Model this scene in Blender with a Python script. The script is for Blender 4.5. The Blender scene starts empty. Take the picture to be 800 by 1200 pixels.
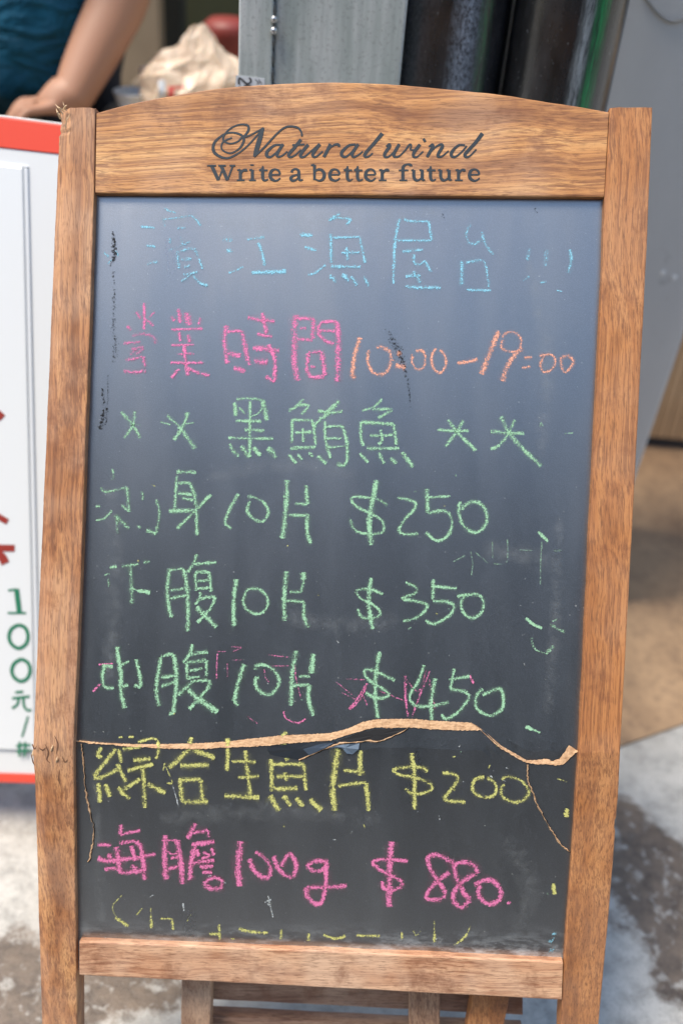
import bpy, bmesh, math, random
from mathutils import Vector, Matrix, noise
random.seed(7)
R = math.radians
scene = bpy.context.scene
col = scene.collection

# ------------------------------------------------------------------ camera
CAM = Vector((0, 0, 1.30)); F = 1170.0
PITCH, ROLL = R(35), R(5)
R0 = Vector((1, 0, 0)); FW = Vector((0, math.cos(PITCH), -math.sin(PITCH))); U0 = Vector((0, math.sin(PITCH), math.cos(PITCH)))
XC = R0*math.cos(ROLL) + U0*math.sin(ROLL)
UP = -R0*math.sin(ROLL) + U0*math.cos(ROLL)
cam_d = bpy.data.cameras.new('camera'); cam = bpy.data.objects.new('camera', cam_d); col.objects.link(cam)
cam_d.sensor_fit = 'VERTICAL'; cam_d.sensor_height = 36.0; cam_d.lens = 36.0*F/1200.0
cam_d.clip_start = 0.02; cam_d.clip_end = 200
m3 = Matrix((XC, UP, -FW)).transposed()
cam.matrix_world = Matrix.Translation(CAM) @ m3.to_4x4()
cam_d.dof.use_dof = True; cam_d.dof.focus_distance = 1.02; cam_d.dof.aperture_fstop = 2.4
scene.camera = cam

# ------------------------------------------------------------------ sky and sun
SUN_EL, SUN_AZ = R(66), R(252)      # azimuth measured clockwise from +Y, so the sun stands behind the camera
w = bpy.data.worlds.new('World'); scene.world = w; w.use_nodes = True
nt = w.node_tree; nt.nodes.clear()
sky = nt.nodes.new('ShaderNodeTexSky'); sky.sky_type = 'NISHITA'; sky.sun_disc = False
sky.sun_elevation = SUN_EL; sky.sun_rotation = SUN_AZ; sky.air_density = 1.5; sky.dust_density = .7; sky.ozone_density = 1.2
bg = nt.nodes.new('ShaderNodeBackground'); bg.inputs[1].default_value = 0.15
wo = nt.nodes.new('ShaderNodeOutputWorld')
nt.links.new(sky.outputs[0], bg.inputs[0]); nt.links.new(bg.outputs[0], wo.inputs[0])
sd = bpy.data.lights.new('sun', 'SUN'); sd.energy = 3.0; sd.angle = R(24); sd.color = (1, .88, .72)
so = bpy.data.objects.new('sun', sd); col.objects.link(so)
sdir = Vector((math.sin(SUN_AZ)*math.cos(SUN_EL), math.cos(SUN_AZ)*math.cos(SUN_EL), math.sin(SUN_EL)))
so.rotation_euler = sdir.to_track_quat('Z', 'Y').to_euler()
vs = scene.view_settings; vs.view_transform = 'Standard'; vs.look = 'None'; vs.gamma = 1; vs.exposure = 0.88
vs.use_curve_mapping = False

# ------------------------------------------------------------------ geometry of the place
def ray(px, py):
    return XC*((px-400)/F) - UP*((py-600)/F) + FW
def P(px, py, z):
    return CAM + ray(px, py)*z
def on_ground(px, py, h=0.0):
    r = ray(px, py); return CAM + r*((h-CAM.z)/r.z)
def on_vert(px, py, y):            # point on the vertical plane Y = y
    r = ray(px, py); return CAM + r*(y/r.y)

# the board: an upper and a lower plane, bent where the sheet snapped
Z0, A, B1, B2 = 1.012, -0.047, 0.02, 0.205
YH = 0.243
def plane_from(a, b, z0):
    p = CAM + FW*z0
    t1 = XC + FW*a; t2 = -UP + FW*b
    n = t1.cross(t2)
    if n.dot(FW) > 0: n = -n
    return p, n.normalized()
PU = plane_from(A, B1, Z0)
PL = plane_from(A, B2, Z0 + (B1-B2)*YH)
def hit(pl, px, py, off):
    r = ray(px, py); p, n = pl
    return ((p + n*off) - CAM).dot(n)/r.dot(n)
def bp(px, py, off=0.0):
    zu, zl = hit(PU, px, py, off), hit(PL, px, py, off)
    return P(px, py, max(zu, zl))
def bn(px, py):
    return PL[1] if hit(PL, px, py, 0) > hit(PU, px, py, 0) else PU[1]

# ------------------------------------------------------------------ helpers
class MB:
    def __init__(s): s.v = []; s.f = []; s.att = []
    def vert(s, p, a=1.0): s.v.append(Vector(p)); s.att.append(a); return len(s.v)-1
    def face(s, *i): s.f.append(tuple(i))
    def rings(s, rs, cap=True, closed=True, a=1.0):
        idx = [[s.vert(p, a) for p in r] for r in rs]
        n = len(rs[0])
        for i in range(len(rs)-1):
            for j in range(n if closed else n-1):
                k = (j+1) % n
                s.face(idx[i][j], idx[i][k], idx[i+1][k], idx[i+1][j])
        if cap and closed:
            s.face(*idx[0][::-1]); s.face(*idx[-1])
        return idx
    def box(s, c, dx, dy, dz, rot=None):
        c = Vector(c); ids = []
        for sx in (-1, 1):
            for sy in (-1, 1):
                for sz in (-1, 1):
                    d = Vector((sx*dx/2, sy*dy/2, sz*dz/2))
                    if rot: d = rot @ d
                    ids.append(s.vert(c+d))
        for q in ((0,1,3,2),(4,6,7,5),(0,4,5,1),(2,3,7,6),(0,2,6,4),(1,5,7,3)): s.face(*[ids[i] for i in q])
    def tube(s, pts, rad, n=16, squash=None):
        rs = []
        for i, p in enumerate(pts):
            p = Vector(p); d = (Vector(pts[min(i+1, len(pts)-1)]) - Vector(pts[max(i-1, 0)])).normalized()
            u = d.cross(Vector((0.3, 1, 0.1))).normalized(); v = d.cross(u)
            r = rad[i] if isinstance(rad, (list, tuple)) else rad
            rs.append([p + (u*math.cos(2*math.pi*k/n) + v*math.sin(2*math.pi*k/n)*(squash or 1))*r for k in range(n)])
        s.rings(rs)
    def lathe(s, c, prof, n=32, axis=None):
        rs = [[Vector(c)+Vector((r*math.cos(2*math.pi*k/n), r*math.sin(2*math.pi*k/n), h)) for k in range(n)] for r, h in prof]
        s.rings(rs)

WM = {}
def world_of(o):
    while o.parent: o = o.parent
    return WM.get(o.name, o.matrix_world)
def obj(name, mb, mat, parent=None, smooth=False, bevel=0, attr=False, kind=None, label=None, cat=None, group=None):
    me = bpy.data.meshes.new(name)
    inv = world_of(parent).inverted() if parent else Matrix()
    if parent is None:
        c = sum(mb.v, Vector())/len(mb.v); zmin = min(v.z for v in mb.v); c.z = zmin
        loc = c; vv = [v-c for v in mb.v]
    else:
        vv = [inv @ v for v in mb.v]; loc = None
    me.from_pydata([tuple(v) for v in vv], [], mb.f); me.update()
    if attr:
        a = me.attributes.new('cov', 'FLOAT', 'POINT')
        a.data.foreach_set('value', mb.att)
    bm = bmesh.new(); bm.from_mesh(me)
    if not attr: bmesh.ops.recalc_face_normals(bm, faces=bm.faces)
    bm.to_mesh(me); bm.free()
    if smooth:
        for p in me.polygons: p.use_smooth = True
    if mat: me.materials.append(mat)
    o = bpy.data.objects.new(name, me); col.objects.link(o)
    if parent: o.parent = parent
    if loc is not None: o.location = loc; o.matrix_world = Matrix.Translation(loc)
    if bevel:
        b = o.modifiers.new('bevel', 'BEVEL'); b.width = bevel; b.segments = 2; b.limit_method = 'ANGLE'
    tag(o, label, cat, group, kind)
    return o
def tag(o, label=None, cat=None, group=None, kind=None):
    if label: o['label'] = label
    if cat: o['category'] = cat
    if group: o['group'] = group
    if kind: o['kind'] = kind
def empty(name, loc, rot=None):
    o = bpy.data.objects.new(name, None); col.objects.link(o)
    o.empty_display_size = .05
    m = Matrix.Translation(Vector(loc))
    if rot is not None: m = m @ rot.to_4x4()
    o.matrix_world = m; WM[o.name] = m.copy()
    return o
def lerp_line(pts, t):
    """pts: polyline, t in 0..1 of its length"""
    L = [0]
    for i in range(1, len(pts)): L.append(L[-1] + math.dist(pts[i], pts[i-1]))
    d = t*L[-1]
    for i in range(1, len(pts)):
        if d <= L[i] or i == len(pts)-1:
            k = (d-L[i-1])/max(L[i]-L[i-1], 1e-9)
            return (pts[i-1][0]+(pts[i][0]-pts[i-1][0])*k, pts[i-1][1]+(pts[i][1]-pts[i-1][1])*k)
def smooth_line(pts, step=2.0):
    if len(pts) == 2: 
        n = max(2, int(math.dist(pts[0][:2], pts[1][:2])/step)); return [tuple(pts[0][j]+(pts[1][j]-pts[0][j])*i/n for j in range(len(pts[0]))) for i in range(n+1)]
    out = []
    q = [pts[0]]+list(pts)+[pts[-1]]
    for i in range(1, len(q)-2):
        a, b, c, d = q[i-1], q[i], q[i+1], q[i+2]
        n = max(2, int(math.dist(b[:2], c[:2])/step))
        for k in range(n):
            t = k/n
            out.append(tuple(.5*((2*b[j]) + (-a[j]+c[j])*t + (2*a[j]-5*b[j]+4*c[j]-d[j])*t*t + (-a[j]+3*b[j]-3*c[j]+d[j])*t**3) for j in range(len(b))))
    out.append(tuple(pts[-1]))
    return out

# ------------------------------------------------------------------ materials
def mat(name, base=(.5,.5,.5), rough=.6, metal=0.0, spec=.5):
    m = bpy.data.materials.new(name); m.use_nodes = True
    n = m.node_tree.nodes; b = n['Principled BSDF']
    b.inputs['Base Color'].default_value = (*base, 1); b.inputs['Roughness'].default_value = rough
    b.inputs['Metallic'].default_value = metal; b.inputs['Specular IOR Level'].default_value = spec
    return m
class NT:
    def __init__(s, m): s.t = m.node_tree; s.b = s.t.nodes['Principled BSDF']; s.co = None
    def n(s, typ, **k):
        x = s.t.nodes.new(typ)
        for a, v in k.items(): setattr(x, a, v)
        return x
    def l(s, a, b): s.t.links.new(a, b)
    def coord(s, scale=(1,1,1), loc=(0,0,0), rot=(0,0,0)):
        if s.co is None: s.co = s.n('ShaderNodeTexCoord')
        mp = s.n('ShaderNodeMapping'); mp.inputs['Scale'].default_value = scale; mp.inputs['Location'].default_value = loc; mp.inputs['Rotation'].default_value = rot
        s.l(s.co.outputs['Object'], mp.inputs[0]); return mp.outputs[0]
    def noise(s, vec, scale, detail=4, rough=.5, dist=0.0):
        x = s.n('ShaderNodeTexNoise'); x.inputs['Scale'].default_value = scale; x.inputs['Detail'].default_value = detail
        x.inputs['Roughness'].default_value = rough; x.inputs['Distortion'].default_value = dist
        s.l(vec, x.inputs['Vector']); return x.outputs[0]
    def ramp(s, fac, stops, interp='LINEAR'):
        x = s.n('ShaderNodeValToRGB'); x.color_ramp.interpolation = interp
        e = x.color_ramp.elements
        while len(e) < len(stops): e.new(.5)
        for i, (p, c) in enumerate(stops):
            e[i].position = p; e[i].color = (*c, 1) if isinstance(c, (tuple, list)) else (c, c, c, 1)
        s.l(fac, x.inputs[0]); return x.outputs[0]
    def mix(s, f, a, b, mode='MIX'):
        x = s.n('ShaderNodeMix', data_type='RGBA', blend_type=mode)
        for sock, v in ((x.inputs[0], f), (x.inputs[6], a), (x.inputs[7], b)):
            if isinstance(v, (int, float)): sock.default_value = v
            elif isinstance(v, tuple): sock.default_value = (*v, 1)
            else: s.l(v, sock)
        return x.outputs[2]
    def math(s, op, a, b=None, clamp=False):
        x = s.n('ShaderNodeMath', operation=op, use_clamp=clamp)
        for sock, v in ((x.inputs[0], a), (x.inputs[1], b)):
            if v is None: continue
            if isinstance(v, (int, float)): sock.default_value = v
            else: s.l(v, sock)
        return x.outputs[0]
    def bump(s, h, strength=.3, dist=.001):
        x = s.n('ShaderNodeBump'); x.inputs['Strength'].default_value = strength; x.inputs['Distance'].default_value = dist
        s.l(h, x.inputs['Height']); s.l(x.outputs[0], s.b.inputs['Normal'])

def wood(name, grain='v', light=(.54,.275,.115), mid=(.385,.165,.065), dark=(.17,.065,.03), seed=0.0, worn=.25, freq=1.0):
    m = mat(name, mid, .55, 0, .35); t = NT(m)
    # grain axis: u = local X, v = local Y
    k = (1, .055, 1) if grain == 'v' else (.055, 1, 1)
    warp = t.noise(t.coord((1,1,1), (seed, seed*.7, 0)), 6, 2)
    base = t.coord(k, (seed, seed*1.3, seed))
    add = t.n('ShaderNodeVectorMath', operation='ADD'); sc = t.n('ShaderNodeVectorMath', operation='SCALE'); sc.inputs[3].default_value = .03
    cx = t.n('ShaderNodeCombineXYZ'); t.l(warp, cx.inputs[0]); t.l(warp, cx.inputs[1]); t.l(cx.outputs[0], sc.inputs[0])
    t.l(base, add.inputs[0]); t.l(sc.outputs[0], add.inputs[1]); v = add.outputs[0]
    n1 = t.noise(v, 38*freq, 5, .6, .6)
    n2 = t.noise(v, 330*freq, 4, .7, .2)
    n3 = t.noise(t.coord((1,1,1), (seed*2, 1, 0)), 9, 3, .6)
    c = t.ramp(n1, [(.30, dark), (.47, mid), (.66, light)])
    c = t.mix(t.ramp(n2, [(.40, .8), (.54, 0)]), c, dark)
    c = t.mix(t.math('MULTIPLY', t.ramp(n3, [(.42, 0), (.62, 1)]), worn), c, (.66,.47,.33))
    # short dark pores along the grain
    kp = (1, .085, 1) if grain == 'v' else (.085, 1, 1)
    pores = t.noise(t.coord(kp, (seed, 3, 0)), 980, 2, .5)
    c = t.mix(t.ramp(pores, [(.34, .5), (.45, 0)]), c, (.10,.045,.025))
    # stains
    st = t.noise(t.coord((1,1,1), (seed+5, 1, 2)), 22, 5, .7)
    c = t.mix(t.ramp(st, [(.53, 0), (.68, .62)]), c, (.17,.065,.032))
    t.l(c, t.b.inputs['Base Color'])
    t.l(t.ramp(n1, [(.3, .7), (.7, .48)]), t.b.inputs['Roughness'])
    t.bump(t.math('ADD', n2, t.math('MULTIPLY', pores, .7)), .35, .0009)
    return m
WOOD_POST = wood('post_wood', 'v', seed=0.0)
WOOD_POST_R = wood('post_wood_smooth', 'v', light=(.48,.22,.082), mid=(.38,.155,.053), dark=(.20,.078,.032), seed=4.3, worn=.10, freq=1.3)
WOOD_RAIL = wood('rail_wood', 'h', light=(.66,.375,.15), mid=(.48,.225,.08), dark=(.20,.08,.036), seed=2.1, worn=.2)
WOOD_LOW = wood('low_rail_wood', 'h', light=(.66,.41,.25), mid=(.52,.28,.16), dark=(.27,.115,.06), seed=7.7, worn=.6, freq=.8)
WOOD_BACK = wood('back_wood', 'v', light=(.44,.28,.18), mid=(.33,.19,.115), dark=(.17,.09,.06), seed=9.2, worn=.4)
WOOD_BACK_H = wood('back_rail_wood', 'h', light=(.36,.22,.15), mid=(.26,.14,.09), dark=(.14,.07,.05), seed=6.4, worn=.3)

def panel_material():
    m = mat('chalkboard_paint', (.03,.034,.04), .42, 0, .95); t = NT(m)
    dust = t.noise(t.coord((1, .25, 1)), 14, 6, .65)
    fine = t.noise(t.coord((1,1,1),(.3,.2,.1),(.3,.5,.7)), 980, 1, .5)
    c = t.mix(t.ramp(dust, [(.38, 0), (.75, .35)]), (.006,.008,.010), (.026,.032,.038))
    c = t.mix(t.ramp(fine, [(.42, 0), (.70, .6)]), c, (.075,.087,.10))
    # chalk specks
    sp = t.noise(t.coord((1,1,1), (3,1,0)), 330, 2, .6)
    c = t.mix(t.ramp(sp, [(.735, 0), (.77, .8)]), c, (.42,.44,.42))
    dk = t.noise(t.coord((1,1,1), (9,4,0)), 170, 2, .6)
    c = t.mix(t.ramp(dk, [(.24, .8), (.29, 0)]), c, (.008,.008,.008))
    # dust collected along the bottom rail: local Y decreases downwards
    sep = t.n('ShaderNodeSeparateXYZ'); t.l(t.coord(), sep.inputs[0])
    low = t.n('ShaderNodeMapRange'); low.inputs[1].default_value = LOWY+.04; low.inputs[2].default_value = LOWY+.004; t.l(sep.outputs[1], low.inputs[0])
    nz = t.noise(t.coord((.6, 1.6, 1), (2,7,0)), 34, 7, .8)
    msk = t.math('MULTIPLY', t.math('POWER', low.outputs[0], 2.0), t.ramp(nz, [(.46, .0), (.62, 1)]), True)
    c = t.mix(t.math('MULTIPLY', msk, 1.0, True), c, (.36,.40,.42))
    wp = t.noise(t.coord((1.6, .18, 1), (4,2,0)), 16, 5, .6, .3)
    c = t.mix(t.ramp(wp, [(.46, 0), (.72, .3)]), c, (.06,.07,.078))
    t.l(c, t.b.inputs['Base Color'])
    t.l(t.ramp(dust, [(.3, .27), (.8, .36)]), t.b.inputs['Roughness'])
    t.b.inputs['IOR'].default_value = 2.25
    t.bump(fine, .2, .0004)
    t.b.inputs['Roughness'].default_value = .3
    return m

def chalk(name, c, scale=620):
    m = mat('chalk_'+name, c, .95, 0, .1); t = NT(m)
    at = t.n('ShaderNodeAttribute', attribute_name='cov')
    g = t.noise(t.coord(), scale, 3, .65)
    g2 = t.noise(t.coord((1,1,1), (5,2,0)), 130, 3, .6)
    s = t.math('ADD', t.math('MULTIPLY', at.outputs['Fac'], .40), t.math('ADD', g, t.math('MULTIPLY', t.math('SUBTRACT', g2, .5), .35)))
    a = t.ramp(s, [(.54, 0), (.73, .88)])
    t.l(a, t.b.inputs['Alpha'])
    t.l(t.mix(t.ramp(g, [(.4,0),(.7,.5)]), c, tuple(min(1, x*1.25+.04) for x in c)), t.b.inputs['Base Color'])
    return m
CH = {'blue': chalk('blue', (.25,.56,.70)), 'pink': chalk('pink', (.70,.19,.38)), 'peach': chalk('peach', (.76,.36,.25)),
      'green': chalk('green', (.30,.54,.34)), 'yellow': chalk('yellow', (.58,.58,.19)), 'white': chalk('white', (.5,.55,.55)),
      'grime': chalk('grime', (.012,.012,.012), 420), 'pale': chalk('pale_green', (.20,.33,.24))}

def halo(name, c):
    m = mat('chalk_dust_'+name, c, .95, 0, .1); t = NT(m)
    at = t.n('ShaderNodeAttribute', attribute_name='cov')
    n = t.noise(t.coord(), 90, 4, .6); n2 = t.noise(t.coord(), 900, 2, .6)
    a = t.math('MULTIPLY', t.math('MULTIPLY', t.math('MAXIMUM', at.outputs['Fac'], 0.0), t.ramp(n, [(.35,0),(.7,1)])), t.math('MULTIPLY', n2, .30), True)
    t.l(a, t.b.inputs['Alpha']); return m
HALO = {k: halo(k, tuple(CH[k].node_tree.nodes['Principled BSDF'].inputs['Base Color'].default_value[:3])) for k in ('blue','pink','peach','green','yellow')}

# ------------------------------------------------------------------ ground and floor
def conc():
    m = mat('concrete', (.4,.4,.4), .6, 0, .4); t = NT(m)
    co = t.coord()
    a = t.noise(co, 5, 8, .68, .4); b = t.noise(co, 28, 6, .7); f = t.noise(co, 240, 3, .7)
    c = t.ramp(a, [(.30, (.31,.295,.265)), (.48, (.45,.435,.40)), (.68, (.53,.52,.485))])
    c = t.mix(t.ramp(b, [(.36, .6), (.54, 0)]), c, (.22,.215,.20))
    c = t.mix(t.ramp(f, [(.34, .5), (.45, 0)]), c, (.17,.16,.15))
    # damp brown patches: where they lie on the real floor
    def blob(px, py, rx, ry, rot=0.0):
        q = on_ground(px, py) 
        mp = t.n('ShaderNodeMapping', vector_type='TEXTURE'); mp.inputs['Location'].default_value = (q.x-GO.x, q.y-GO.y, 0); mp.inputs['Scale'].default_value = (rx, ry, 1); mp.inputs['Rotation'].default_value = (0,0,rot)
        t.l(t.co.outputs['Object'], mp.inputs[0])
        ln = t.n('ShaderNodeVectorMath', operation='LENGTH'); t.l(mp.outputs[0], ln.inputs[0]); return ln.outputs['Value']
    ed = t.noise(co, 12, 7, .72)
    d1 = blob(768, 1040, .095, .16, R(22)); d2 = blob(735, 975, .06, .07); d3 = blob(60, 1150, .22, .07, R(10)); d4 = blob(800, 1110, .06, .10)
    d = t.math('MINIMUM', t.math('MINIMUM', d1, d2), t.math('MINIMUM', d3, d4))
    msk = t.ramp(t.math('ADD', t.math('MULTIPLY', d, .5), t.math('SUBTRACT', ed, .5)), [(.42, .92), (.56, 0)])
    hol = t.noise(co, 45, 4, .6)
    msk = t.math('MULTIPLY', msk, t.ramp(hol, [(.34, .25), (.46, 1)]))
    stain = t.ramp(b, [(.35, (.06,.042,.03)), (.65, (.16,.115,.08))])
    c = t.mix(msk, c, stain)
    t.l(c, t.b.inputs['Base Color'])
    t.l(t.mix(msk, (.62,.62,.62), (.3,.3,.3)), t.b.inputs['Roughness'])
    t.bump(t.math('ADD', b, t.math('MULTIPLY', f, .5)), .5, .004)
    return m
g = MB()
for p in ((-14,-12,0), (14,-12,0), (14,14,0), (-14,14,0)): g.vert(p)
g.face(0,1,2,3)
GO = sum(g.v, Vector())/4
obj('ground', g, conc(), kind='structure')

rd = MB()
for p in ((-13.9,-5.04,.004), (13.9,-5.04,.004), (13.9,-.25,.004), (-13.9,-.25,.004)): rd.vert(p)
rd.face(0,1,2,3); rm = mat('added_ground_dark', (.05,.05,.052), .85); rt_ = NT(rm)
rt_.l(rt_.ramp(rt_.noise(rt_.coord(), 40, 6, .7), [(.3,(.035,.035,.037)),(.7,(.07,.07,.072))]), rt_.b.inputs['Base Color'])
obj('added_dark_ground', rd, rm, kind='structure')  # unseen dark sheet, added so the lower panel reflects less bright ground
bw_ = MB(); bw_.box((0, -5.2, 2.75), 26, .3, 5.5)
obj('added_dark_wall', bw_, mat('added_wall_dark', (.05,.048,.047), .8), kind='structure')  # unseen wall, added to darken the lower part of the board's reflection
def tilefloor():
    m = mat('inner_floor', (.3,.2,.13), .35, 0, .5); t = NT(m)
    a = t.noise(t.coord((1,.6,1)), 3.2, 7, .62); b = t.noise(t.coord(), 60, 4, .6)
    c = t.ramp(a, [(.33, (.15,.095,.06)), (.66, (.50,.33,.19))])
    c = t.mix(t.ramp(b, [(.38,.4),(.5,0)]), c, (.15,.10,.07))
    t.l(c, t.b.inputs['Base Color']); return m
fa, fb = on_ground(700, 885), on_ground(800, 850)
dr = (fb-fa); dr.z = 0; dr.normalize(); nr = Vector((-dr.y, dr.x, 0))
fl = MB()
base = fa - dr*.42
for p in (base, fa+dr*4, fa+dr*4+nr*5, base+nr*5): fl.vert((p.x, p.y, .006))
for p in (base, fa+dr*4, fa+dr*4+nr*5, base+nr*5): fl.vert((p.x, p.y, -.02))
fl.face(0,1,2,3); fl.face(0,4,5,1); fl.face(1,5,6,2); fl.face(2,6,7,3); fl.face(3,7,4,0)
obj('floor', fl, tilefloor(), kind='structure')

# ------------------------------------------------------------------ the sign: base empty, rotated so that local X/Y lie along the upper board
nU = PU[1]; ux = (XC + FW*A).normalized(); uy = nU.cross(ux).normalized()
rotB = Matrix((ux, uy, nU)).transposed()
foot = on_ground(380, 1420)
bo = empty('chalkboard_sign', (foot.x, foot.y, 0), rotB)
tag(bo, 'A-frame chalkboard with brown wooden frame, snapped black panel and coloured chalk prices', 'chalkboard')
invB = bo.matrix_world.inverted()
LOWY = (invB @ bp(380, 1114, -.008)).y
PANEL = panel_material()

def plank(name, m, left, right, off, thick, n=60, cham=.0015, cham_l=None, wob=.4, grain_seed=0, parent=None, label=None, jag0=0, jag1=0):
    """a board with its edges along two photograph outlines, its face `off` above the board plane"""
    mb = MB(); rs = []
    for i in range(n+1):
        t = i/n
        l = lerp_line(left, t); r = lerp_line(right, t)
        wl = noise.noise(Vector((t*9, grain_seed, 1)))*wob + noise.noise(Vector((t*40, grain_seed, 3)))*wob*.5
        wr = noise.noise(Vector((t*9, grain_seed, 7)))*wob + noise.noise(Vector((t*40, grain_seed, 9)))*wob*.5
        d = Vector((r[0]-l[0], r[1]-l[1])); d.normalize()
        l = (l[0]+d.x*wl, l[1]+d.y*wl); r = (r[0]+d.x*wr, r[1]+d.y*wr)
        pl, pr = bp(*l, off), bp(*r, off); nn = bn((l[0]+r[0])/2, (l[1]+r[1])/2)
        x = (pr-pl).normalized(); cl = cham if cham_l is None else cham_l[0]; cd = cham if cham_l is None else cham_l[1]
        ring = [pl - nn*thick, pl - nn*cd, pl + x*cl*.35 - nn*cd*.3, pl + x*cl]
        K = 5
        for k in range(1, K): 
            ring.append(pl + (pr-pl)*(k/K))
        ring += [pr - x*cham, pr - x*cham*.3 - nn*cham*.3, pr - nn*cham, pr - nn*thick]
        if i in (0, n):       # rough saw cut at the ends
            j = jag0 if i == 0 else jag1
            if j:
                nx = Vector(bp(*lerp_line(left, .01 if i == 0 else .99), off)) - pl
                nx.normalize()
                ring = [q + nx*random.uniform(0, j) for q in ring]
        rs.append(ring)
    mb.rings(rs)
    return obj(name, mb, m, parent or bo, label=label)

# posts
LO = [(70,126), (67,167), (60,330), (53,500), (46,660), (37.5,868), (36.6,884), (39,915), (41.5,990), (44,1080), (47.5,1200), (52,1360), (54,1420)]
LI = [(112,124), (110.5,226), (106,370), (101,500), (95,680), (86.5,868), (86.5,884), (87,915), (88,990), (89.5,1100), (90.6,1200), (92,1360), (92.6,1420)]
RI = [(714,128), (708,231), (706,300), (699,450), (693,570), (687,700), (678.5,870), (676.5,900), (670,1000), (664,1080), (660,1130), (657,1200), (651,1360), (648,1420)]
RO = [(764,128), (757,300), (742,590), (726,888), (724,930), (721,966), (718,1010), (712.5,1075), (701,1200), (686,1360), (680,1420)]
def cut_to_ground(pl):
    return pl
def resample(pts, ys):
    out = []
    for y in ys:
        for i in range(1, len(pts)):
            if y <= pts[i][1] or i == len(pts)-1:
                k = (y-pts[i-1][1])/(pts[i][1]-pts[i-1][1]); out.append((pts[i-1][0]+(pts[i][0]-pts[i-1][0])*k, y)); break
    return out
def ground_y(x0, x1, off):       # photograph row where the lower plane reaches the ground
    for y in range(1200, 3000, 4):
        if bp(x0+(x1-x0)*(y-1200)/200, y, off).z < .004: return y
    return 2600
POST_T = .027
def post(name, left, right, m, seed, cham_l=None, label=None, jag=0, toplift=0):
    xl = left[-1]; 
    ys = [126+i*4 for i in range(int((1200-126)/4)+1)]
    # leg continues in the lower plane down to the floor
    dyl = (left[-1][0]-left[-3][0])/(left[-1][1]-left[-3][1])
    dyr = (right[-1][0]-right[-3][0])/(right[-1][1]-right[-3][1])
    gy = ground_y(right[-3][0], right[-3][0]+dyr*200, 0)
    ys += list(range(1204, gy, 24)) + [gy]
    L = resample(left, ys); Rr = resample(right, ys)
    mb = MB(); rs = []
    for i, y in enumerate(ys):
        l, r = L[i], Rr[i]
        f = min(1, abs(y-878)/25)
        wob = .35
        wl = noise.noise(Vector((y*.02, seed, 1)))*wob*1.5 + noise.noise(Vector((y*.16, seed, 3)))*wob
        wr = noise.noise(Vector((y*.02, seed, 7)))*wob*.8 + noise.noise(Vector((y*.16, seed, 9)))*wob*.4
        if cham_l and y < 160: wl += random.uniform(-.6, 1.8)
        if not cham_l and abs(y-966) < 6: wr -= 1.2
        l = (l[0]+wl, l[1]); r = (r[0]+wr, r[1])
        pl, pr = bp(*l, 0), bp(*r, 0); nn = bn((l[0]+r[0])/2, y)
        x = (pr-pl).normalized(); c = .0014
        cl, cd = cham_l if cham_l else (c, c)
        rn = noise.noise(Vector((y*.05, seed, 20)))*.0006
        ring = [pl - nn*POST_T, pl - nn*(cd), pl + x*cl*.5 - nn*(cd*.42+rn), pl + x*cl*.9 - nn*cd*.06, pl + x*(cl+.002)]
        K = 5
        for k in range(1, K):
            p = (pl + x*cl).lerp(pr, k/K)
            ring.append(p + nn*noise.noise(Vector((y*.03, k*3.1, seed)))*.0003)
        ring += [pr - x*c, pr - x*c*.3 - nn*c*.3, pr - nn*c, pr - nn*POST_T]
        if i == 0:
            up = (bp(l[0], y-10) - bp(l[0], y)).normalized()
            ring = [q + up*random.uniform(-jag, jag) for q in ring]
        rs.append(ring)
    mb.rings(rs)
    return obj(name, mb, m, bo, label=label)
pL = post('post', LO, LI, WOOD_POST, 1.0, (.0125, .006), 'left post, chipped and splintered at its top corner and cracked across', jag=.0015)
pR = post('post', RI, RO, WOOD_POST_R, 2.0, None, 'right post of fine straight grain with a squared top', jag=.0006)

# splinters torn up at the top left corner
SPL = mat('fresh_wood', (.66,.47,.28), .8)
for i, (x0, y0, x1, y1, wd) in enumerate([(74,134,65,122,2.2), (76,131,68,124.5,1.6), (78,130,74,119,1.5), (72,140,68,131,1.8), (77,150,83,133,1.4), (71,139,66,127,3.0), (75,128,79,123,2.4)]):
    mb = MB(); a, b = bp(x0, y0, .001), bp(x1, y1, .004+random.random()*.004)
    mid = a.lerp(b, .55) + nU*.002 + ux*random.uniform(-.0015,.0015)
    s = wd/F*Z0*.5
    mb.tube([a, mid, b], [s, s*.8, s*.15], 5)
    obj('splinter', mb, SPL, bo)
# crack across the left post: small lifted slivers with dark openings behind them
DARKW = mat('crack_dark', (.12,.055,.03), .9)
def ribbon_mb(pts, widths, off, offz=None, mb=None, att=None, jit=0.0, n3=True):
    """flat strip laid on the board: pts in photograph pixels, widths in pixels"""
    mb = mb or MB(); prev = None
    for i, (x, y) in enumerate(pts):
        a = pts[max(i-1, 0)]; b = pts[min(i+1, len(pts)-1)]
        d = Vector((b[0]-a[0], b[1]-a[1])); 
        if d.length < 1e-6: d = Vector((1, 0))
        d.normalize(); nx, ny = -d.y, d.x
        wv = widths[i]*.5*(1+random.uniform(-jit, jit)); wv2 = widths[i]*.5*(1+random.uniform(-jit, jit))
        o = off(x, y) if callable(off) else off
        at = att[i] if att else 1.0
        L = mb.vert(bp(x+nx*wv, y+ny*wv, o), at*.35-.15 if att else 0); C = mb.vert(bp(x, y, o+(offz or 0)), at); Rr = mb.vert(bp(x-nx*wv2, y-ny*wv2, o), at*.35-.15 if att else 0)
        if prev: mb.face(prev[0], L, C, prev[1]); mb.face(prev[1], C, Rr, prev[2])
        prev = (L, C, Rr)
    return mb
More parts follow.
